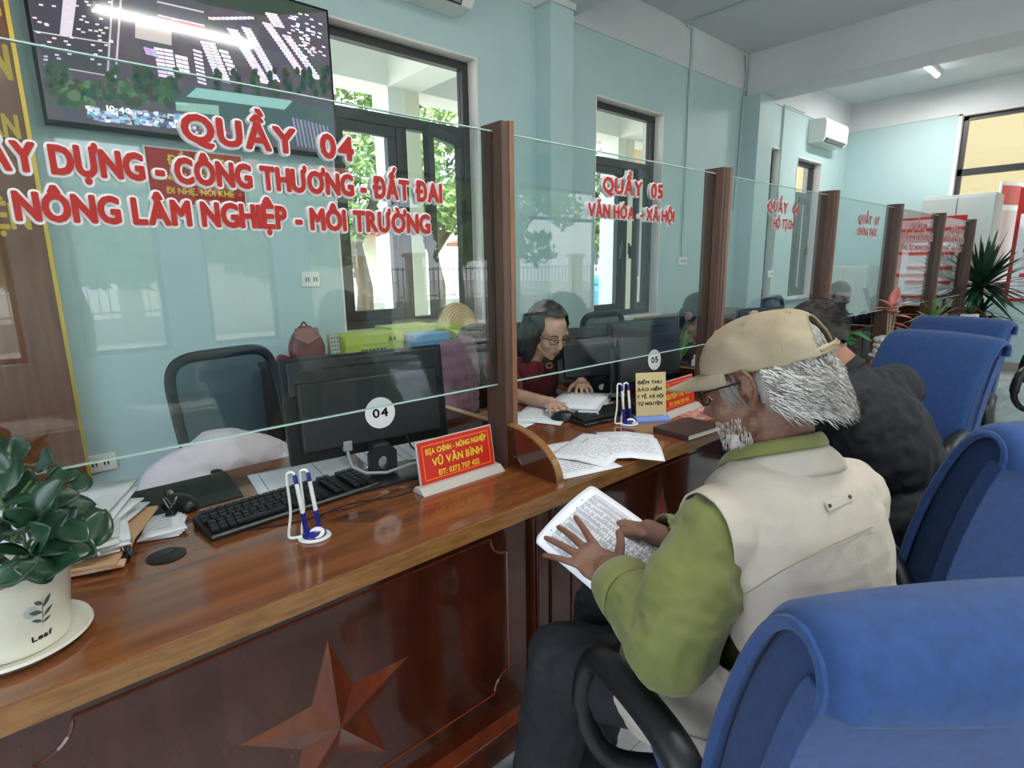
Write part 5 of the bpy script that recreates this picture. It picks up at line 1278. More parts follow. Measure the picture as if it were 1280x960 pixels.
# ---------------------------------------------------------------- the old man in the cap
olive = mat('olive_shirt', '74763c', .8, color2='696c35', scale=9, bump=.15, bscale=500, sheen=.2)
khaki = mat('khaki_vest', 'c0b5a8', .85, color2='b4a99c', scale=7, bump=.18, bscale=420)
khaki_d = mat('khaki_stitch', '9c8f7c', .85)
trous = mat('dark_trousers', '1c1f25', .85, color2='17191f', scale=12, bump=.15, bscale=500)
t = thing('person', 'seated old man in beige cap and khaki vest over green shirt, holding a form', 'person', (1.02, .38, 0))
HC = at(950, 480, 1.02); HM = hm(HC, 96, 21, 0, 1.0)
YAW = 72
TM = hm((1.0, .37, .82), YAW, 12)
def tp(x, y, z): return TM @ Vector((x, y, z))
pel = Vector((1.02, .37, .545)); neck = TM @ Vector((0, .0, .20)); shL = tp(-.163, .0, .082); shR = tp(.158, .0, .085)
elL = at(838, 800, .93); wrL = at(768, 722, 1.10); tipL = at(700, 668, 1.20)
elR = at(905, 700, 1.30); wrR = at(820, 668, 1.26); tipR = at(770, 650, 1.33)
knL = Vector((.80, .74, .50)); anL = Vector((.775, .80, .09)); knR = Vector((1.02, .80, .50)); anR = Vector((1.0, .83, .09))
hipL = pel+Vector((-.10, .03, -.01)); hipR = pel+Vector((.10, .01, -.01))
arms = [limb(shL, .046, elL, .037), limb(elL, .037, wrL, .026), limb(shR, .046, elR, .037), limb(elR, .037, wrR, .026)]
HLM = wrist_frame(wrL, tipL, (-.35, -.45, .8)); HRM = wrist_frame(wrR, tipR, (.2, .3, .9))
handL = hand_prims(HLM, 1, curl=(.10, .16, .10, .12), spread=.24, thumb=(1.05, .5), s=1.02)
handR = hand_prims(HRM, -1, curl=(.6, .6, .6, .6), spread=.08, thumb=(.25, .3), s=1.0)
body = tr(HM, head_prims())+[limb(HM @ Vector((0, -.02, -.04)), .056, neck, .062)]+arms+handL+handR+[
    ('e', TM @ Vector((0, 0, .02)), (.155, .105, .16), TM.to_3x3()), ('e', pel+Vector((0, 0, .05)), (.15, .12, .14)),
    limb(hipL, .075, knL, .055), limb(knL, .052, anL, .036), limb(hipR, .075, knR, .055), limb(knR, .052, anR, .036)]
add('body', blob(body, .0036, 7), skin_old, t)
# nails of the left hand
def nail(p, M, s):
    MB().lathe([(0, -.4), (.8, -.2), (1, 0), (.8, .3), (0, .4)], M=M @ T(*p) @ Matrix.Diagonal((.0052*s, .007*s, .004*s, 1)), n=10).build('nail', nail_m, t, smooth='all')
# trousers
leg = [limb(hipL, .098, knL, .082), limb(knL, .080, anL, .066), limb(anL, .066, anL+Vector((0, .0, -.03)), .068), limb(hipR, .098, knR, .08), limb(knR, .078, anR, .066), ('e', pel+Vector((0, -.02, .0)), (.185, .15, .115))]
me = blob(leg, .007, 6, 'trousers'); wrinkle(me, .006, 13, (1, 1, .6), 3, mask=lambda c: 1.0); wrinkle(me, .004, 24, (1.2, 1.2, 1.6), 8)
add('trousers', me, trous, t)
for kx, an in ((0, anL), (1, anR)):
    sh_ = blob([limb(an+Vector((0, -.02, -.045)), .036, an+Vector((0, .10, -.05)), .036), limb(an+Vector((0, .10, -.05)), .038, an+Vector((-.005, .165, -.058)), .03)], .006, 3, 'shoe')
    o = add('shoe', sh_, mat('brown_shoe', '3b3029', .5, bump=.2, bscale=120), t)
    MB().prism([(-.035, -.05), (.035, -.05), (.045, .1), (.03, .20), (-.03, .20), (-.045, .1)], T(an.x, an.y, .001), .016).build('sole', black_pl, o, bevel=.004)
# shirt
cuffL = wrL.lerp(elL, .12); cuffR = wrR.lerp(elR, .12)
shirt = [('e', TM @ Vector((0, 0, .01)), (.175, .125, .185), TM.to_3x3()), ('e', pel+Vector((0, 0, .05)), (.17, .14, .15)), limb(shL+Vector((0, 0, -.005)), .068, shR+Vector((0, 0, -.005)), .068), limb(shL, .060, shL.lerp(elL, .5), .072), limb(shL.lerp(elL, .5), .076, elL+Vector((0, 0, -.012)), .068), limb(elL+Vector((0, 0, -.012)), .066, elL.lerp(cuffL, .6), .055), limb(elL.lerp(cuffL, .6), .055, cuffL, .046),
         limb(shR, .070, elR, .066), limb(elR, .064, cuffR, .046), limb(neck+Vector((0, 0, -.06)), .075, neck+Vector((0, 0, -.01)), .068)]
me = blob(shirt, .006, 6, 'shirt')
wrinkle(me, .0055, 11, (1.2, 1.2, .8), 5); wrinkle(me, .003, 26, (1, 1, 1.2), 9)
dL = (wrL-elL).normalized(); dR = (wrR-elR).normalized(); nk = (HM @ Vector((0, -.02, -.04))-neck).normalized()
cut(me, lambda c: (c-cuffL).dot(dL) < .02 if (c-cuffL).length < .10 else ((c-cuffR).dot(dR) < .02 if (c-cuffR).length < .09 else ((c-neck).dot(nk) < .02 if (c-neck).length < .085 else True)))
add('shirt', me, olive, t, solid=.003)
# folded cuff and shirt collar
def ring_band(c0, ax, r0, c1, r1, name, m, n=32, th=.004, wob=.0, el=1.0):
    ax = Vector(ax).normalized(); a = ax.orthogonal().normalized(); b = ax.cross(a); rd = random.Random(3)
    def fn(u, v):
        an = 2*PI*u; c = Vector(c0).lerp(Vector(c1), v); r = r0+(r1-r0)*v+.004*math.sin(PI*v)+wob*math.sin(3*an+2*v); return tuple(c+a*math.cos(an)*r+b*math.sin(an)*r*el)
    return MB().grid(fn, n, 5, cu=True).build(name, m, t, smooth='all', solid=th, fix=False)
ring_band(cuffL-dL*.045, dL, .060, cuffL+dL*.016, .050, 'cuff', olive, wob=.002, th=.005)
ring_band(cuffR-dR*.03, dR, .052, cuffR+dR*.012, .046, 'cuff', olive, th=.004)
# vest
vest = [('e', TM @ Vector((0, -.004, .015)), (.192, .142, .20), TM.to_3x3()), ('e', TM @ Vector((0, -.01, -.12)), (.195, .155, .16), TM.to_3x3()), ('e', pel+Vector((0, -.02, .06)), (.205, .175, .17)), limb(shL+Vector((0, 0, -.002)), .078, shR+Vector((0, 0, -.002)), .078), limb(neck+Vector((0, 0, -.06)), .088, neck+Vector((0, 0, -.02)), .074),
        ('e', pel+Vector((-.07, .14, .04)), (.10, .12, .10)), limb(pel+Vector((-.10, .02, .0)), .125, pel+Vector((-.16, .16, -.01)), .105)]
me = blob(vest, .0055, 7, 'vest')
wrinkle(me, .0035, 9, (1.4, 1.4, .6), 21, mask=lambda c: .5 if c[2] > .85 else 1.3); wrinkle(me, .0018, 22, (1, 1, 1), 31)
TMi = TM.inverted()
def vkeep(c):
    q = TMi @ c
    h_ = (c-neck).dot(nk); rad = ((c-neck)-nk*h_).length
    if h_ > -.035 and rad < .080: return False
    if q.y > .11 and abs(q.x) < .05: return False
    return c.z > .43
cut(me, vkeep)
bm = bmesh.new(); bm.from_mesh(me)
for s_ in (-1, 1):
    fs_ = [f for f in bm.faces if (TMi @ f.calc_center_median()).z > -.13 and (TMi @ f.calc_center_median()).x*s_ > .1]
    gs = set(fs_); [gs.update(f.verts) for f in fs_]; [gs.update(f.edges) for f in fs_]
    bmesh.ops.bisect_plane(bm, geom=list(gs), plane_co=TM @ Vector((s_*.186, 0, .10)), plane_no=TM.to_3x3() @ Vector((s_*1, .10, -.05)), clear_outer=True)
bm.to_mesh(me); bm.free()
vo = add('vest', me, khaki, t, solid=.004)
bv = BVHTree.FromObject(vo, bpy.context.evaluated_depsgraph_get()); 
def onvest(u, v, off=.003):
    d = Vector(tuple(ROT @ np.array([u-CX, v-CY, FPX]))).normalized(); h = bv.ray_cast(Vector((0, 0, CAMH)), d)
    return (h[0]+h[1]*(off if h[1].dot(d) < 0 else -off), h[1]) if h[0] else (None, None)
def seam(px, r, name, m):
    pts = []
    for (a, b) in zip(px[:-1], px[1:]):
        for k in range(6):
            p, _ = onvest(a[0]+(b[0]-a[0])*k/6, a[1]+(b[1]-a[1])*k/6, .0032)
            if p: pts.append(p)
    if len(pts) > 3: MB().tube(pts, r, 5).build(name, m, vo, smooth=True)
seam([(925, 745), (985, 708), (1040, 680), (1098, 655)], .0011, 'yoke_seam', khaki_d)
seam([(820, 880), (850, 915), (905, 930)], .0011, 'pocket_seam', khaki_d)
p0, n0 = onvest(1031, 634, .004); p1, n1 = onvest(1061, 621, .004)
if p0 and p1:
    Mt = frame((p0+p1)/2, p1-p0, n0.cross(p1-p0) if n0.dot(p0-Vector((0, 0, CAMH))) < 0 else -n0.cross(p1-p0))
    lt = (p1-p0).length
    MB().obox(Mt, lt, .016, .003).build('back_tab', khaki, vo, bevel=.001)
    for sx in (-1, 1): MB().lathe([(0, .001), (.0032, .001), (.0032, .003), (0, .0035)], M=Mt @ T(sx*(lt/2-.005), 0, 0), n=12).build('rivet', mat('rivet', '4f4a44', .4, metal=.6), vo, smooth=True)
# collars
def collar(r, w_, drop, m, name, flare, start=.62, z0=0):
    a_ = TM.to_3x3() @ Vector((1, 0, 0)); f_ = TM.to_3x3() @ Vector((0, 1, 0)); u_ = nk
    base = neck+u_*z0
    def fn(u, v):
        an = -PI/2-PI*start*1.25+2*PI*start*1.25*u; s_ = abs(u-.5)*2
        if v < .5: q = v*2; rr = r+.003*q; zz = w_*q
        else: q = (v-.5)*2; rr = r+.004+flare*math.sin(q*PI/2); zz = w_-drop*q
        return tuple(base+a_*math.cos(an)*rr*1.06+f_*(math.sin(an)*rr*.98+.035*s_**2)+u_*(zz-.05*s_**2.2))
    return MB().grid(fn, 48, 10).build(name, m, t, smooth='all', solid=.004, fix=False)
collar(.066, .026, .022, olive, 'shirt_collar', .010, z0=.008)
collar(.074, .030, .046, khaki, 'vest_collar', .030, start=.60, z0=-.018)
# cap: six panels over the crown, open arch with strap at the back, curved brim
cap_m = mat('faded_cap', 'aa9c82', .8, color2='8e8067', scale=9, lo=.35, hi=.7, bump=.15, bscale=400)
CM = HM @ T(0, -.020, .032) @ RX(math.radians(4))
RXc, RYc, RZc = .087, .116, .092
def capf(u, v):
    a = 2*PI*u; ph = v*PI/2; k = 1+.010*abs(math.sin(3*a+PI/2))*math.sin(2*ph); b = .05*max(0, math.sin(a))
    x = RXc*math.cos(ph)**.82*math.cos(a)*k; y = RYc*math.cos(ph)**.82*math.sin(a)*k; nn = noise.noise(Vector((x*26, y*26, v*4)))+.5*abs(noise.noise(Vector((x*60, y*60, v*9+5)))); x *= 1+.03*nn; y *= 1+.02*nn; z = RZc*math.sin(ph)+.008*nn*math.cos(ph)
    return (x, y, z)
def cap_skip(i, j):
    a = 2*PI*(i+.5)/96; back = abs(((a-1.5*PI+PI) % (2*PI))-PI); h = (j+.5)/30
    return h > .10 and (back/.52)**2+((h-.10)/.42)**2 < 1
mb = MB().grid(lambda u, v: tuple(CM @ Vector(capf(u, v))), 96, 30, cu=True, skip=cap_skip)
co_ = mb.build('cap', cap_m, t, smooth='all', solid=.0022, fix=False)
def edge_path(pts, r, nm, m): MB().tube(pts, r, 6).build(nm, m, co_, smooth=True)
arch = []
for k in range(25):
    q = PI*k/24; bk = .52*math.cos(q); hh = .10+.42*math.sin(q); u = (1.5*PI+bk)/(2*PI); arch.append(CM @ Vector(capf(u, hh)))
edge_path(arch, .0018, 'arch_binding', mat('cap_binding', '8f7f60', .8))
edge_path([CM @ (Vector(capf((1.5*PI+.5-1.0*k/12)/(2*PI), .055))*1.02) for k in range(13)], .0022, 'strap_stitch', mat('cap_binding', '8f7f60', .8))
for k in range(6):
    edge_path([CM @ (Vector(capf(((PI/2)+k*PI/3+.0)/(2*PI), v/16))*1.004) for v in range(1, 16) if not (k == 3 and v < 9)], .0009, 'panel_seam', mat('cap_binding', '8f7f60', .8))
MB().lathe([(.0085, 0), (.0075, .005), (0, .007)], M=CM @ T(0, 0, RZc), n=16).build('button', cap_m, co_, smooth=True)
for k in range(6):
    a = (PI/2+PI/6+k*PI/3); p = Vector(capf(a/(2*PI), .62)); nrm = Vector((p.x/RXc**2, p.y/RYc**2, p.z/RZc**2)).normalized()
    Mx = CM @ frame(p*1.003, nrm.orthogonal(), nrm.cross(nrm.orthogonal()))
    MB().lathe([(.0024, 0), (.0048, .0004), (.0044, .0016), (.0024, .0014)], M=Mx, n=16).build('eyelet', mat('cap_binding', '8f7f60', .8), co_, smooth='all')
    MB().lathe([(0, .0002), (.0026, .0002), (.0026, .0008), (0, .0008)], M=Mx, n=12).build('eyelet_hole', gloss_blk, co_)
def brim(u, v):
    a = math.radians(22+136*u); x0, y0 = RXc*math.cos(a), RYc*math.sin(a); q = v; sx = math.sin((u)*PI)
    x = x0*(1+.04*q-.16*q*q); y = y0+q*.080*sx**.6; z = .004-.018*q-.013*(x/RXc)**2*q
    return tuple(CM @ Vector((x, y, z)))
MB().grid(brim, 36, 10).build('brim', cap_m, co_, smooth='all', solid=.0045, fix=False)
for q_ in (.3, .55, .8, .97): edge_path([brim(k/30, q_) for k in range(31)], .0007, 'brim_stitch', mat('cap_binding', '8f7f60', .8))
# grey hair, sideburn, beard
gh = mat('grey_hair', 'a79f98', .45, color2='7d756f', scale=25); wh = mat('white_hair', 'ebe6df', .4); dh = mat('dark_grey_hair', '4a4543', .5)
def hair_back(rd):
    side = 1 if rd.random() < .5 else -1; th = rd.uniform(.02, 1)**.9*1.38; h0 = rd.uniform(-.035, .030)     # th: angle from the middle of the back towards the ear
    ln = rd.uniform(.035, .075); dth = rd.uniform(.15, .65)*min(1, th); cu = rd.uniform(-1, 1); ph = rd.uniform(0, 6); amp = rd.uniform(.001, .006); pts = []; lift = rd.uniform(0, .006)
    for i in range(8):
        s_ = i/7; a = th-dth*s_; R_ = 1+.0*s_; z = h0-ln*s_*(.75 if th > .8 else .95)+.006*s_*s_
        off = .004+lift+.012*s_*s_*(.4+.6*math.cos(min(a, 1.5)))+amp*math.sin(ph+5*s_)
        pts.append((side*math.sin(a)*(.079+off), -.018-math.cos(a)*(.096+off), z))
    return pts
def hair_arch(rd):
    x = rd.uniform(-.045, .045); z = rd.uniform(.045, .085); pts = []; side = 1 if rd.random() < .5 else -1; lf = rd.uniform(0, .006)
    for i in range(6):
        s_ = i/5; xx = x+side*.030*math.sin(s_*2.2); zz = z-.05*s_
        pts.append((xx, -.018-.092*math.sqrt(max(.05, 1-(xx/.085)**2-max(0, zz-.035)**2/.0085))-.004-lf-.003*math.sin(3*s_), zz))
    return pts
scalp = blob(tr(HM, [('e', (0, -.030, .005), (.079, .088, .066)), ('e', (0, -.045, -.02), (.070, .072, .050))]), .005, 3, 'hair')
cut(scalp, lambda c: (HM.inverted() @ c).y < (-.018 if (HM.inverted() @ c).z < .03 else .02) and (HM.inverted() @ c).z > -.062)
sc_o = add('hair_base', scalp, gh, t)
strands(HM, hair_back, gh, t, 'hair', 3000, .0008, 1); strands(HM, hair_back, wh, t, 'hair_highlights', 2600, .0009, 2); strands(HM, lambda rd: (lambda q: q if q[0][2] < .012 else None)(hair_back(rd)), dh, t, 'hair_dark_locks', 900, .0008, 8); strands(HM, hair_arch, wh, t, 'hair_in_arch', 900, .0006, 3); strands(HM, hair_arch, gh, t, 'hair_in_arch', 700, .0006, 4)
def sideburn(rd):
    s = -1 if rd.random() < .5 else 1; y = rd.uniform(.010, .046); z = rd.uniform(.004, .035); p = Vector((s*(.0765-.25*max(0, y-.02)), y, z)); return [p+Vector((s*.002, -.006*i/4-.004*(i/4)**2, -.032*i/4)) for i in range(5)]
strands(HM, sideburn, gh, t, 'sideburn', 150, .0005, 5)
def beard(rd):
    a = rd.uniform(-1, 1); z0 = -.075-.03*rd.random()*(1-abs(a)); y0 = .066*math.cos(a*1.1)+.018; x0 = .045*math.sin(a*1.3); pts = []
    ln = rd.uniform(.03, .075)*(1-.4*abs(a))
    for i in range(6): s_ = i/5; pts.append((x0*(1-.3*s_), y0+.008*math.sin(3*s_)-.010*s_, z0-ln*s_))
    return pts
strands(HM, beard, wh, t, 'beard', 1400, .0006, 6)
def stubble(rd):
    s = -1 if rd.random() < .5 else 1; y = rd.uniform(.02, .085); z = rd.uniform(-.095, -.045); x = s*math.sqrt(max(0, 1-((y-.03)/.075)**2))*.056; p = Vector((x, y, z)); return [p+Vector((s*.002*i, 0, -.004*i)) for i in range(3)]
strands(HM, stubble, wh, t, 'stubble', 500, .0004, 7)
# glasses
def glasses(M, parent, m, w_=.023, h_=.017, y=.092, z=.004, temple=True):
    g = []
    for s in (-1, 1):
        ring = [M @ Vector((s*.032+w_*abs(math.cos(a))**.8*(1 if math.cos(a) > 0 else -1), y+.004-.25*abs(s*.032+w_*math.cos(a))**1.0*.45, z+h_*abs(math.sin(a))**.8*(1 if math.sin(a) > 0 else -1))) for a in [2*PI*k/28 for k in range(28)]]
        g.append(MB().tube(ring, .0014, 6, closed=True).build('lens_rim', m, parent, smooth=True))
        MB().add(ring, [tuple(range(28))]).build('lens', clear_m, g[0])
        MB().tube([M @ Vector(q) for q in ((s*.054, y-.004, z+.008), (s*.074, y-.02, z+.010), (s*.082, .0, z+.012), (s*.084, -.02, z+.002))], .0016, 6).build('temple', m, g[0], smooth=True)
    MB().tube([M @ Vector(q) for q in ((-.010, y+.003, z+.004), (0, y+.008, z+.007), (.010, y+.003, z+.004))], .0014, 6).build('bridge', m, g[0], smooth=True)
    for s in (-1, 1): pass
    return g
glasses(HM, t, gloss_blk)
for s in (-1, 1):
    MB().lathe([(0, -.011), (.008, -.008), (.0115, 0), (.008, .008), (0, .011)], M=HM @ T(s*.030, .0745, .002), n=14).build('eye', eye_w, t, smooth='all')
    MB().tube([HM @ Vector(q) for q in ((s*.014, .090, .020), (s*.03, .089, .026), (s*.046, .079, .022))], .0032, 6).build('eyebrow', wh, t, smooth=True)
# the form he holds: several stapled sheets
tf = thing('form', 'stapled printed form with a table grid in the hands of the seated old man', 'paper', tuple(at(745, 690, 1.22)))
cTL, cL, cB = at(742, 598, 1.36), at(668, 668, 1.26), at(765, 812, 1.09)
ux = (cTL-cL); uy = (cB-cL); ux = ux.normalized(); uy = (uy-ux*uy.dot(ux)).normalized(); nf = ux.cross(uy)
if nf.dot(Vector((0, 0, CAMH))-cL) < 0: nf = -nf
FW, FH = .205, .29
def rect_uv(u, v):   # rounded corners through the edge columns
    r = .05; x, y = u, v
    return x, y
def formp(u, v, off=0):
    x, y = u*FW, v*FH; cx_ = min(x, FW-x); cy_ = min(y, FH-y); R_ = .011
    if cx_ < R_ and cy_ < R_:
        dx, dy = R_-cx_, R_-cy_; l = max(dx, dy); k = l/math.hypot(dx, dy) if math.hypot(dx, dy) > 0 else 1
        dx *= k; dy *= k; x = R_-dx if x < FW/2 else FW-R_+dx; y = R_-dy if y < FH/2 else FH-R_+dy
    bend = -.020*((u-.5)**2)*4+.012*math.sin(v*2.6)
    return cL+ux*x+uy*y+nf*(bend+off-.014)
for k in range(4):
    MB().grid(lambda u, v: tuple(formp(u, v, -.0022*k)+ux*.003*k-uy*.002*k), 28, 36).build('sheet', paper_m, tf, smooth='all', solid=.0005, fix=False)
b = MB()
def fquad(u0, u1, v0, v1): b.add([formp(u, v, .0009) for u, v in ((u0, v0), (u1, v0), (u1, v1), (u0, v1))], [(0, 1, 2, 3)])
for i in range(13):     # columns run down from the short edge, rows across
    u = .07+.86*i/12
    for q in range(12): fquad(u, u+.005, .08+.055*q, .08+.055*(q+1))
for j in range(27):
    v = .08+.66*j/26
    for q in range(8): fquad(.07+.1075*q, .07+.1075*(q+1), v, v+.003)
rd = random.Random(9)
for i in range(12):
    for j in range(26):
        if rd.random() < .8: u = .075+.86*i/12; v = .086+.66*j/26; fquad(u+.006, u+.006+rd.uniform(.02, .045), v+.004, v+.012)
for j in range(5):
    fquad(.15, .15+rd.uniform(.4, .65), .77+.03*j, .778+.03*j)
fquad(.2, .75, .04, .05); fquad(.3, .62, .065, .073)
b.build('print', mat('pale_ink', '4b4e60', .8), tf)['kind'] = 'stuff'

# ---------------------------------------------------------------- generic simpler person
def person(name_label, head, pts, cl, skin, trousers=None, hairf=None, vox=.006, cloth_r=1.0, seed=1, sleeve=1.0, fem=False, long_sleeve=True, cloth_name='jacket'):
    """pts: dict of joints"""
    p = {k: Vector(v) for k, v in pts.items() if k != '_hands'}
    t = thing('person', name_label, 'person', (p['pel'].x, p['pel'].y, 0))
    M = head; nb = p['neck']
    ch = (p['shL']+p['shR'])/2; ax = (p['shR']-p['shL']).normalized(); up = (nb-p['pel']).normalized(); R3 = Matrix([[ax[i], up.cross(ax)[i], up[i]] for i in range(3)])
    base = tr(M, head_prims(fem=fem))+[limb(M @ Vector((0, -.02, -.04)), .046 if fem else .055, nb, .05 if fem else .06)]
    mid = p['pel'].lerp(ch, .55)
    tor = lambda g: [('e', ch.lerp(p['pel'], .3), (.15+g, .10+g, .17+g*.6), R3), ('e', mid, (.135+g, .105+g, .15+g), R3), ('e', p['pel'], (.15+g, .12+g, .12+g*.4), R3)]
    body = base+tor(-.01)
    for s in 'LR':
        body += [limb(p['sh'+s], .044, p['el'+s], .036), limb(p['el'+s], .036, p['wr'+s], .024)]
        if 'kn'+s in p: body += [limb(p['pel']+ax*(.09 if s == 'R' else -.09), .08, p['kn'+s], .055), limb(p['kn'+s], .052, p['an'+s], .036)]
    body += pts.get('_hands', [])
    add('body', blob(body, vox*.75, 3), skin, t)
    g = .022*cloth_r
    sh = tor(g)+[limb(p['shL'], .062*cloth_r, p['shR'], .062*cloth_r), limb(nb-up*.04, .07, nb-up*.01, .058)]
    for s in 'LR':
        e = p['wr'+s] if long_sleeve else p['sh'+s].lerp(p['el'+s], .62)
        if long_sleeve: sh += [limb(p['sh'+s], .062*cloth_r*sleeve, p['el'+s], .054*cloth_r*sleeve), limb(p['el'+s], .054*cloth_r*sleeve, p['wr'+s].lerp(p['el'+s], .1), .038*sleeve)]
        else: sh += [limb(p['sh'+s], .064*sleeve, e, .060*sleeve)]
    me = blob(sh, vox, 5, cloth_name); wrinkle(me, .006, 11, (1.2, 1.2, .8), seed); wrinkle(me, .003, 25, (1, 1, 1), seed+7)
    add(cloth_name, me, cl, t)
    if trousers and 'knL' in p:
        tl = [('e', p['pel'], (.17, .14, .11))]
        for s in 'LR': tl += [limb(p['pel']+ax*(.09 if s == 'R' else -.09), .095, p['kn'+s], .075), limb(p['kn'+s], .073, p['an'+s], .06)]
        add('trousers', blob(tl, .009, 4, 'trousers'), trousers, t)
        for s in 'LR':
            a = p['an'+s]; f_ = (p['kn'+s]-p['pel']); f_.z = 0; f_.normalize()
            add('shoe', blob([limb(a+f_*-.02+Vector((0, 0, -.045)), .036, a+f_*.15+Vector((0, 0, -.052)), .032)], .008, 2, 'shoe'), black_pl, t)
    return t, p, R3
# man in black
blk = mat('black_jacket', '17181f', .8, color2='111218', scale=10, bump=.2, bscale=300)
H2 = hm(at(1016, 425, 1.88), 72, 30)
t2, p2, _ = person('seated man in a black jacket bending over the counter, back to us', H2, dict(pel=(2.0, .38, .56), neck=(2.00, .62, 1.0), shL=(1.83, .60, .93), shR=(2.19, .52, .93), elL=(2.0, .74, .76), elR=(2.28, .72, .72), wrL=(2.08, 1.0, .80), wrR=(2.24, 1.0, .80),
    knL=(1.88, .80, .50), knR=(2.12, .80, .50), anL=(1.87, .82, .09), anR=(2.11, .82, .09), _hands=hand_prims(wrist_frame((2.08, 1.0, .795), (2.1, 1.13, .79), (0, 0, 1)), 1)+hand_prims(wrist_frame((2.24, 1.0, .795), (2.22, 1.14, .79), (0, 0, 1)), -1)), blk, skin_m, trous, seed=4, cloth_r=1.25)
hb = blob(tr(H2, [('e', (0, -.020, .045), (.082, .100, .084)), ('e', (0, -.05, -.0), (.076, .066, .062))]), .005, 3, 'hair'); Hi = H2.inverted()
cut(hb, lambda c: (Hi @ c).z > (-.045 if (Hi @ c).y < -.03 else .03)); ho = add('hair_base', hb, mat('dark_hair', '2a2625', .6, color2='3c3532', scale=60, bump=.5, bscale=300), t2)
def short_hair(rd):
    a = rd.uniform(0, 2*PI); z = rd.uniform(-.6, 1); r = math.sqrt(1-z*z) if abs(z) < 1 else 0; n_ = Vector((r*math.cos(a), r*math.sin(a), z)); p = Vector((n_.x*.081, n_.y*.099-.02, n_.z*.083+.042))
    if (p.y > .03 and p.z < .06) or p.z < -.035: return None
    return [p, p+n_*.006+Vector((0, -.004, -.004)), p+n_*.010+Vector((0, -.009, -.010))]
strands(H2, short_hair, mat('dark_hair', '2a2625', .6), t2, 'hair', 2600, .0006, 3)
MB().lathe([(0, -.004), (.004, 0), (0, .004)], M=H2 @ T(.085, -.012, -.026), n=10).build('earring', white_pl, t2, smooth='all')
def col_ring(M, nb, r, m, par, name='collar', hgt=.035):
    up = (M @ Vector((0, -.02, -.04))-Vector(nb)).normalized(); a = up.orthogonal().normalized(); b = up.cross(a)
    return MB().grid(lambda u, v: tuple(Vector(nb)+a*math.cos(2*PI*u)*(r-.004*v)+b*math.sin(2*PI*u)*(r-.004*v)+up*(v*hgt-.012)), 28, 3, cu=True).build(name, m, par, smooth='all', solid=.005, fix=False)
col_ring(H2, (2.00, .62, 1.0), .064, blk, t2)
# woman in glasses
redc = mat('dark_red_blouse', '7c1520', .75, color2='6a101a', scale=10, bump=.15, bscale=200, sheen=.2)
H3 = hm(at(685, 414, 2.52), 262, 24, 0, .98)
hc = H3.translation
hL = wrist_frame((1.66, 1.62, .785), (1.575, 1.48, .80), (0, .2, 1)); hR = wrist_frame((1.965, 1.72, .82), (1.86, 1.60, .805), (0, 0, 1))
t3, p3, R3_ = person('woman with glasses and shoulder length hair in dark red blouse, using a mouse', H3, dict(pel=(1.88, 2.10, .56), neck=tuple(hc+Vector((-.02, .10, -.145))), shL=(2.06, 1.93, .885), shR=(1.70, 2.00, .885), elL=(2.10, 1.86, .77), elR=(1.66, 1.86, .78), wrL=(1.965, 1.72, .82), wrR=(1.66, 1.62, .785),
    knL=(2.0, 1.80, .47), knR=(1.78, 1.80, .47), anL=(2.0, 1.86, .09), anR=(1.78, 1.86, .09), _hands=hand_prims(hL, -1, curl=(.35, .38, .38, .4), s=.95)+hand_prims(hR, 1, curl=(.25, .3, .3, .3), s=.95)), redc, skin_w, trous, seed=6, fem=True, long_sleeve=False, sleeve=1.12, vox=.0055, cloth_name='blouse')
H3i = H3.inverted()
hw = blob(tr(H3, [('e', (0, -.022, .040), (.088, .105, .092)), ('c', (-.070, -.01, .02), .034, (-.080, -.005, -.10), .032), ('c', (.070, -.01, .02), .034, (.080, -.005, -.10), .032), ('c', (-.055, -.05, .0), .050, (-.055, -.06, -.13), .040), ('c', (.055, -.05, .0), .050, (.055, -.06, -.13), .040),
    ('c', (-.083, .0, -.09), .028, (-.088, .012, -.135), .018), ('c', (.083, .0, -.09), .028, (.088, .012, -.13), .018)]), .0045, 3, 'hair')
wrinkle(hw, .004, 26, (1.2, 1.2, .35), 3)
cut(hw, lambda c: not ((H3i @ c).y > .028 and (H3i @ c).z < .098 and abs((H3i @ c).x) < .066))
add('hair', hw, hair_b, t3, solid=.004)
def long_hair(rd):
    s = -1 if rd.random() < .5 else 1; a = rd.uniform(0, 1); x = s*(.062+.03*rd.random()); y = .015-.10*a; pts = []; l = rd.uniform(.10, .17)
    for i in range(8): q = i/7; pts.append((x+s*(.012*math.sin(q*PI)+.006*math.sin(q*9+a*7)), y+.006*math.cos(q*8+a*5), .055-l*q*1.1))
    return pts
strands(H3, long_hair, hair_b, t3, 'hair_strands', 1500, .0009, 4)
glasses(H3, t3, mat('dark_red_frame', '3a1518', .3), .024, .015, .094, .002)
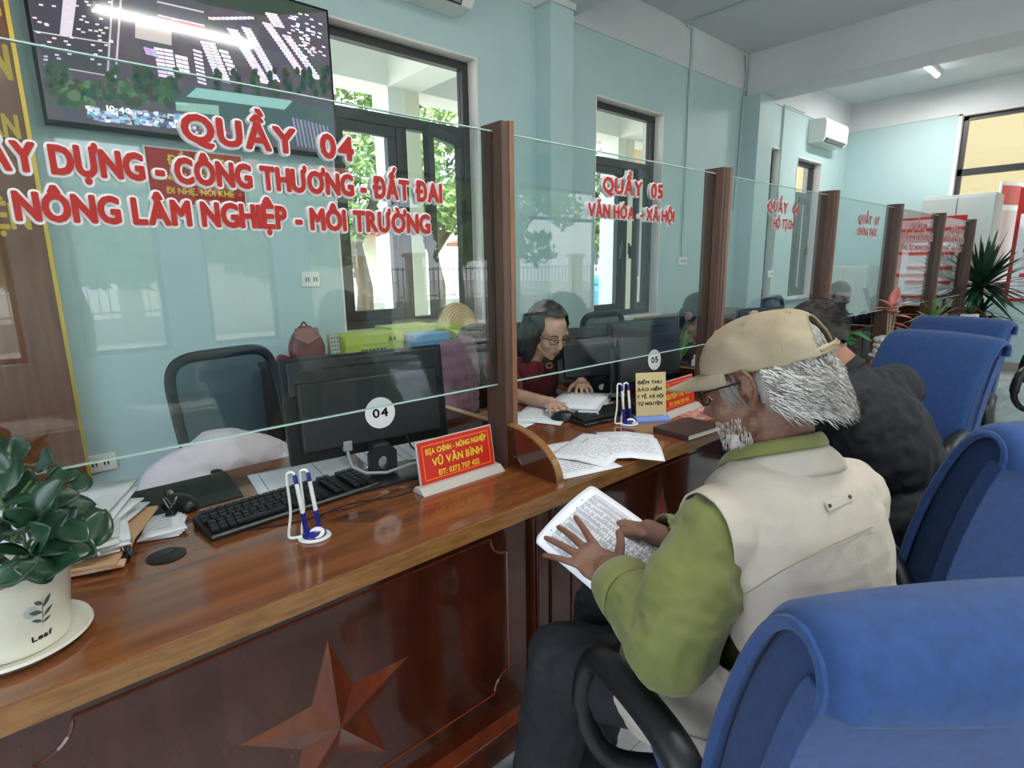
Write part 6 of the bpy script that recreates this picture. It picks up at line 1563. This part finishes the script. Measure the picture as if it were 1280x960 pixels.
def face(H, par, lip=True, br=brow_m):
    for s in (-1, 1):
        MB().lathe([(0, -.011), (.008, -.008), (.0115, 0), (.008, .008), (0, .011)], M=H @ T(s*.030, .0765, .002), n=14).build('eye', eye_w, par, smooth='all')
        MB().tube([H @ Vector(q) for q in ((s*.017, .0865, .004), (s*.030, .0895, .0015), (s*.044, .0825, .004))], .0022, 6).build('eyelid', brow_m, par, smooth=True)
        MB().tube([H @ Vector(q) for q in ((s*.014, .092, .022), (s*.03, .091, .028), (s*.046, .080, .023))], .0024, 6).build('eyebrow', br, par, smooth=True)
    if lip:
        MB().lathe([(0, -1), (.7, -.7), (1, 0), (.7, .7), (0, 1)], M=H @ T(0, .0935, -.0585) @ Matrix.Diagonal((.019, .006, .0042, 1)), n=14).build('upper_lip', lip_m, par, smooth='all')
        MB().lathe([(0, -1), (.7, -.7), (1, 0), (.7, .7), (0, 1)], M=H @ T(0, .091, -.0675) @ Matrix.Diagonal((.017, .0065, .005, 1)), n=14).build('lower_lip', lip_m, par, smooth='all')
face(H3, t3)
bvw = BVHTree.FromObject([c for c in t3.children if c.name.startswith('blouse')][0], bpy.context.evaluated_depsgraph_get())
def onw(u, v):
    d = Vector(tuple(ROT @ np.array([u-CX, v-CY, FPX]))).normalized(); h = bvw.ray_cast(Vector((0, 0, CAMH)), d); return h[0], h[1]
p, n_ = onw(686, 457)
if p:
    if n_.dot(Vector((0, 0, CAMH))-p) < 0: n_ = -n_
    Mb = frame(p+n_*.004, Vector((0, 0, 1)).cross(n_), n_.cross(Vector((0, 0, 1)).cross(n_)))
    MB().tube([Mb @ Vector((.022*math.cos(a), .012*math.sin(a), 0)) for a in [2*PI*k/24 for k in range(24)]], .0045, 8, closed=True).build('brooch', mat('pearl', 'd8c79a', .3, bump=.5, bscale=600), t3, smooth=True)
p, n_ = onw(697, 470)
if p:
    if n_.dot(Vector((0, 0, CAMH))-p) < 0: n_ = -n_
    Mb = frame(p+n_*.004, Vector((0, 0, 1)).cross(n_), n_.cross(Vector((0, 0, 1)).cross(n_)))
    MB().obox(Mb @ RZ(.15), .075, .018, .003).build('name_badge', mat('badge_red', 'c8401f', .4), t3, bevel=.001)
# mauve jacket hanging on her chair back
tj = thing('mauve_jacket', 'mauve jacket hung over the office chair behind the nearest post', 'jacket', (1.72, 2.30, .6))
jb = blob([limb((1.60, 2.34, .92), .055, (1.86, 2.46, .93), .055), limb((1.57, 2.30, .80), .07, (1.84, 2.42, .80), .06), limb((1.54, 2.26, .62), .075, (1.80, 2.38, .62), .06), limb((1.585, 2.32, .86), .065, (1.85, 2.44, .865), .058), limb((1.56, 2.29, .74), .072, (1.83, 2.41, .74), .06), limb((1.55, 2.275, .68), .073, (1.81, 2.395, .68), .06), limb((1.60, 2.34, .93), .045, (1.55, 2.22, .66), .05)], .008, 5, 'cloth'); wrinkle(jb, .005, 8, (1.5, 1.5, .4), 2); wrinkle(jb, .002, 20, (1, 1, .6), 5)
add('cloth', jb, mauve, tj)
# bending clerk in white
whs = mat('white_shirt', 'cfc8cc', .8, color2='c5bec4', scale=8, bump=.15, bscale=300)
H4 = hm((.24, 2.02, .50), 200, 60)
t4, p4, _ = person('person in a white shirt bent down below the counter, only the back showing', H4, dict(pel=(.66, 2.20, .58), neck=(.30, 2.05, .58), shL=(.36, 1.96, .60), shR=(.34, 2.22, .63), elL=(.34, 1.92, .40), elR=(.22, 2.25, .42), wrL=(.25, 1.93, .2), wrR=(.2, 2.15, .2),
    knL=(.62, 1.93, .46), knR=(.45, 2.2, .40), anL=(.64, 1.96, .09), anR=(.5, 2.2, .09)), whs, skin_m, trous, seed=8, cloth_r=1.15, cloth_name='shirt')
add('shirt_back', (lambda m_: (wrinkle(m_, .006, 10, (1, 1, 1), 3), m_)[1])(blob([limb((.34, 2.10, .64), .10, (.50, 2.12, .69), .115), limb((.50, 2.12, .69), .115, (.64, 2.16, .64), .10), limb((.28, 2.08, .60), .075, (.34, 2.10, .64), .10)], .007, 6, 'shirt_back')), whs, t4)
hb = blob(tr(H4, [('e', (0, -.02, .04), (.083, .101, .086))]), .007, 2, 'hair'); add('hair', hb, hair_b, t4)
# clerk behind the 05 / 06 post
H5 = hm(at(874, 397, 3.15), 262, 28)
hc = H5.translation
t5, p5, _ = person('dark haired clerk looking down, half hidden by the post over the cap', H5, dict(pel=(hc.x+.04, hc.y+.32, .56), neck=tuple(hc+Vector((0, .07, -.15))), shL=(hc.x+.19, hc.y+.16, .87), shR=(hc.x-.17, hc.y+.16, .87), elL=(hc.x+.22, hc.y+.02, .74), elR=(hc.x-.2, hc.y+.02, .74), wrL=(hc.x+.1, hc.y-.12, .79), wrR=(hc.x-.1, hc.y-.12, .79)), mat('charcoal_top', '2c2d33', .8), skin_w, seed=9, fem=True, vox=.008)
hb = blob(tr(H5, [('e', (0, -.022, .045), (.086, .102, .088)), ('c', (-.06, -.05, .0), .04, (-.06, -.06, -.07), .03), ('c', (.06, -.05, 0), .04, (.06, -.06, -.07), .03)]), .006, 3, 'hair'); Hi5 = H5.inverted()
cut(hb, lambda c: not ((Hi5 @ c).y > .03 and (Hi5 @ c).z < .06)); add('hair', hb, hair_b, t5, solid=.004); face(H5, t5)
# clerk reading a sheet behind the 07 screen
H6 = hm(at(1050, 370, 5.3), 235, 18); hc = H6.translation
t6, p6, _ = person('clerk in navy holding up a white sheet behind the 07 screen', H6, dict(pel=(hc.x+.1, hc.y+.3, .56), neck=tuple(hc+Vector((.02, .08, -.15))), shL=(hc.x+.22, hc.y+.13, .86), shR=(hc.x-.16, hc.y+.2, .86), elL=(hc.x+.2, hc.y-.1, .76), elR=(hc.x-.2, hc.y-.05, .76), wrL=(hc.x+.1, hc.y-.2, .86), wrR=(hc.x-.1, hc.y-.15, .86)), mat('navy_top', '27344d', .8), skin_w, seed=12, fem=True, vox=.009)
hb = blob(tr(H6, [('e', (0, -.022, .045), (.086, .102, .088))]), .008, 2, 'hair'); Hi6 = H6.inverted()
cut(hb, lambda c: not ((Hi6 @ c).y > .03 and (Hi6 @ c).z < .055)); add('hair', hb, mat('brown_hair', '4b3325', .6), t6, solid=.004); face(H6, t6)
tag(MB().obox(T(hc.x+.10, hc.y-.22, .98) @ RZ(.5) @ RX(-.35), .2, .003, .28).build('reading_sheet', paper_m), 'white sheet held up by the clerk in navy', 'paper')
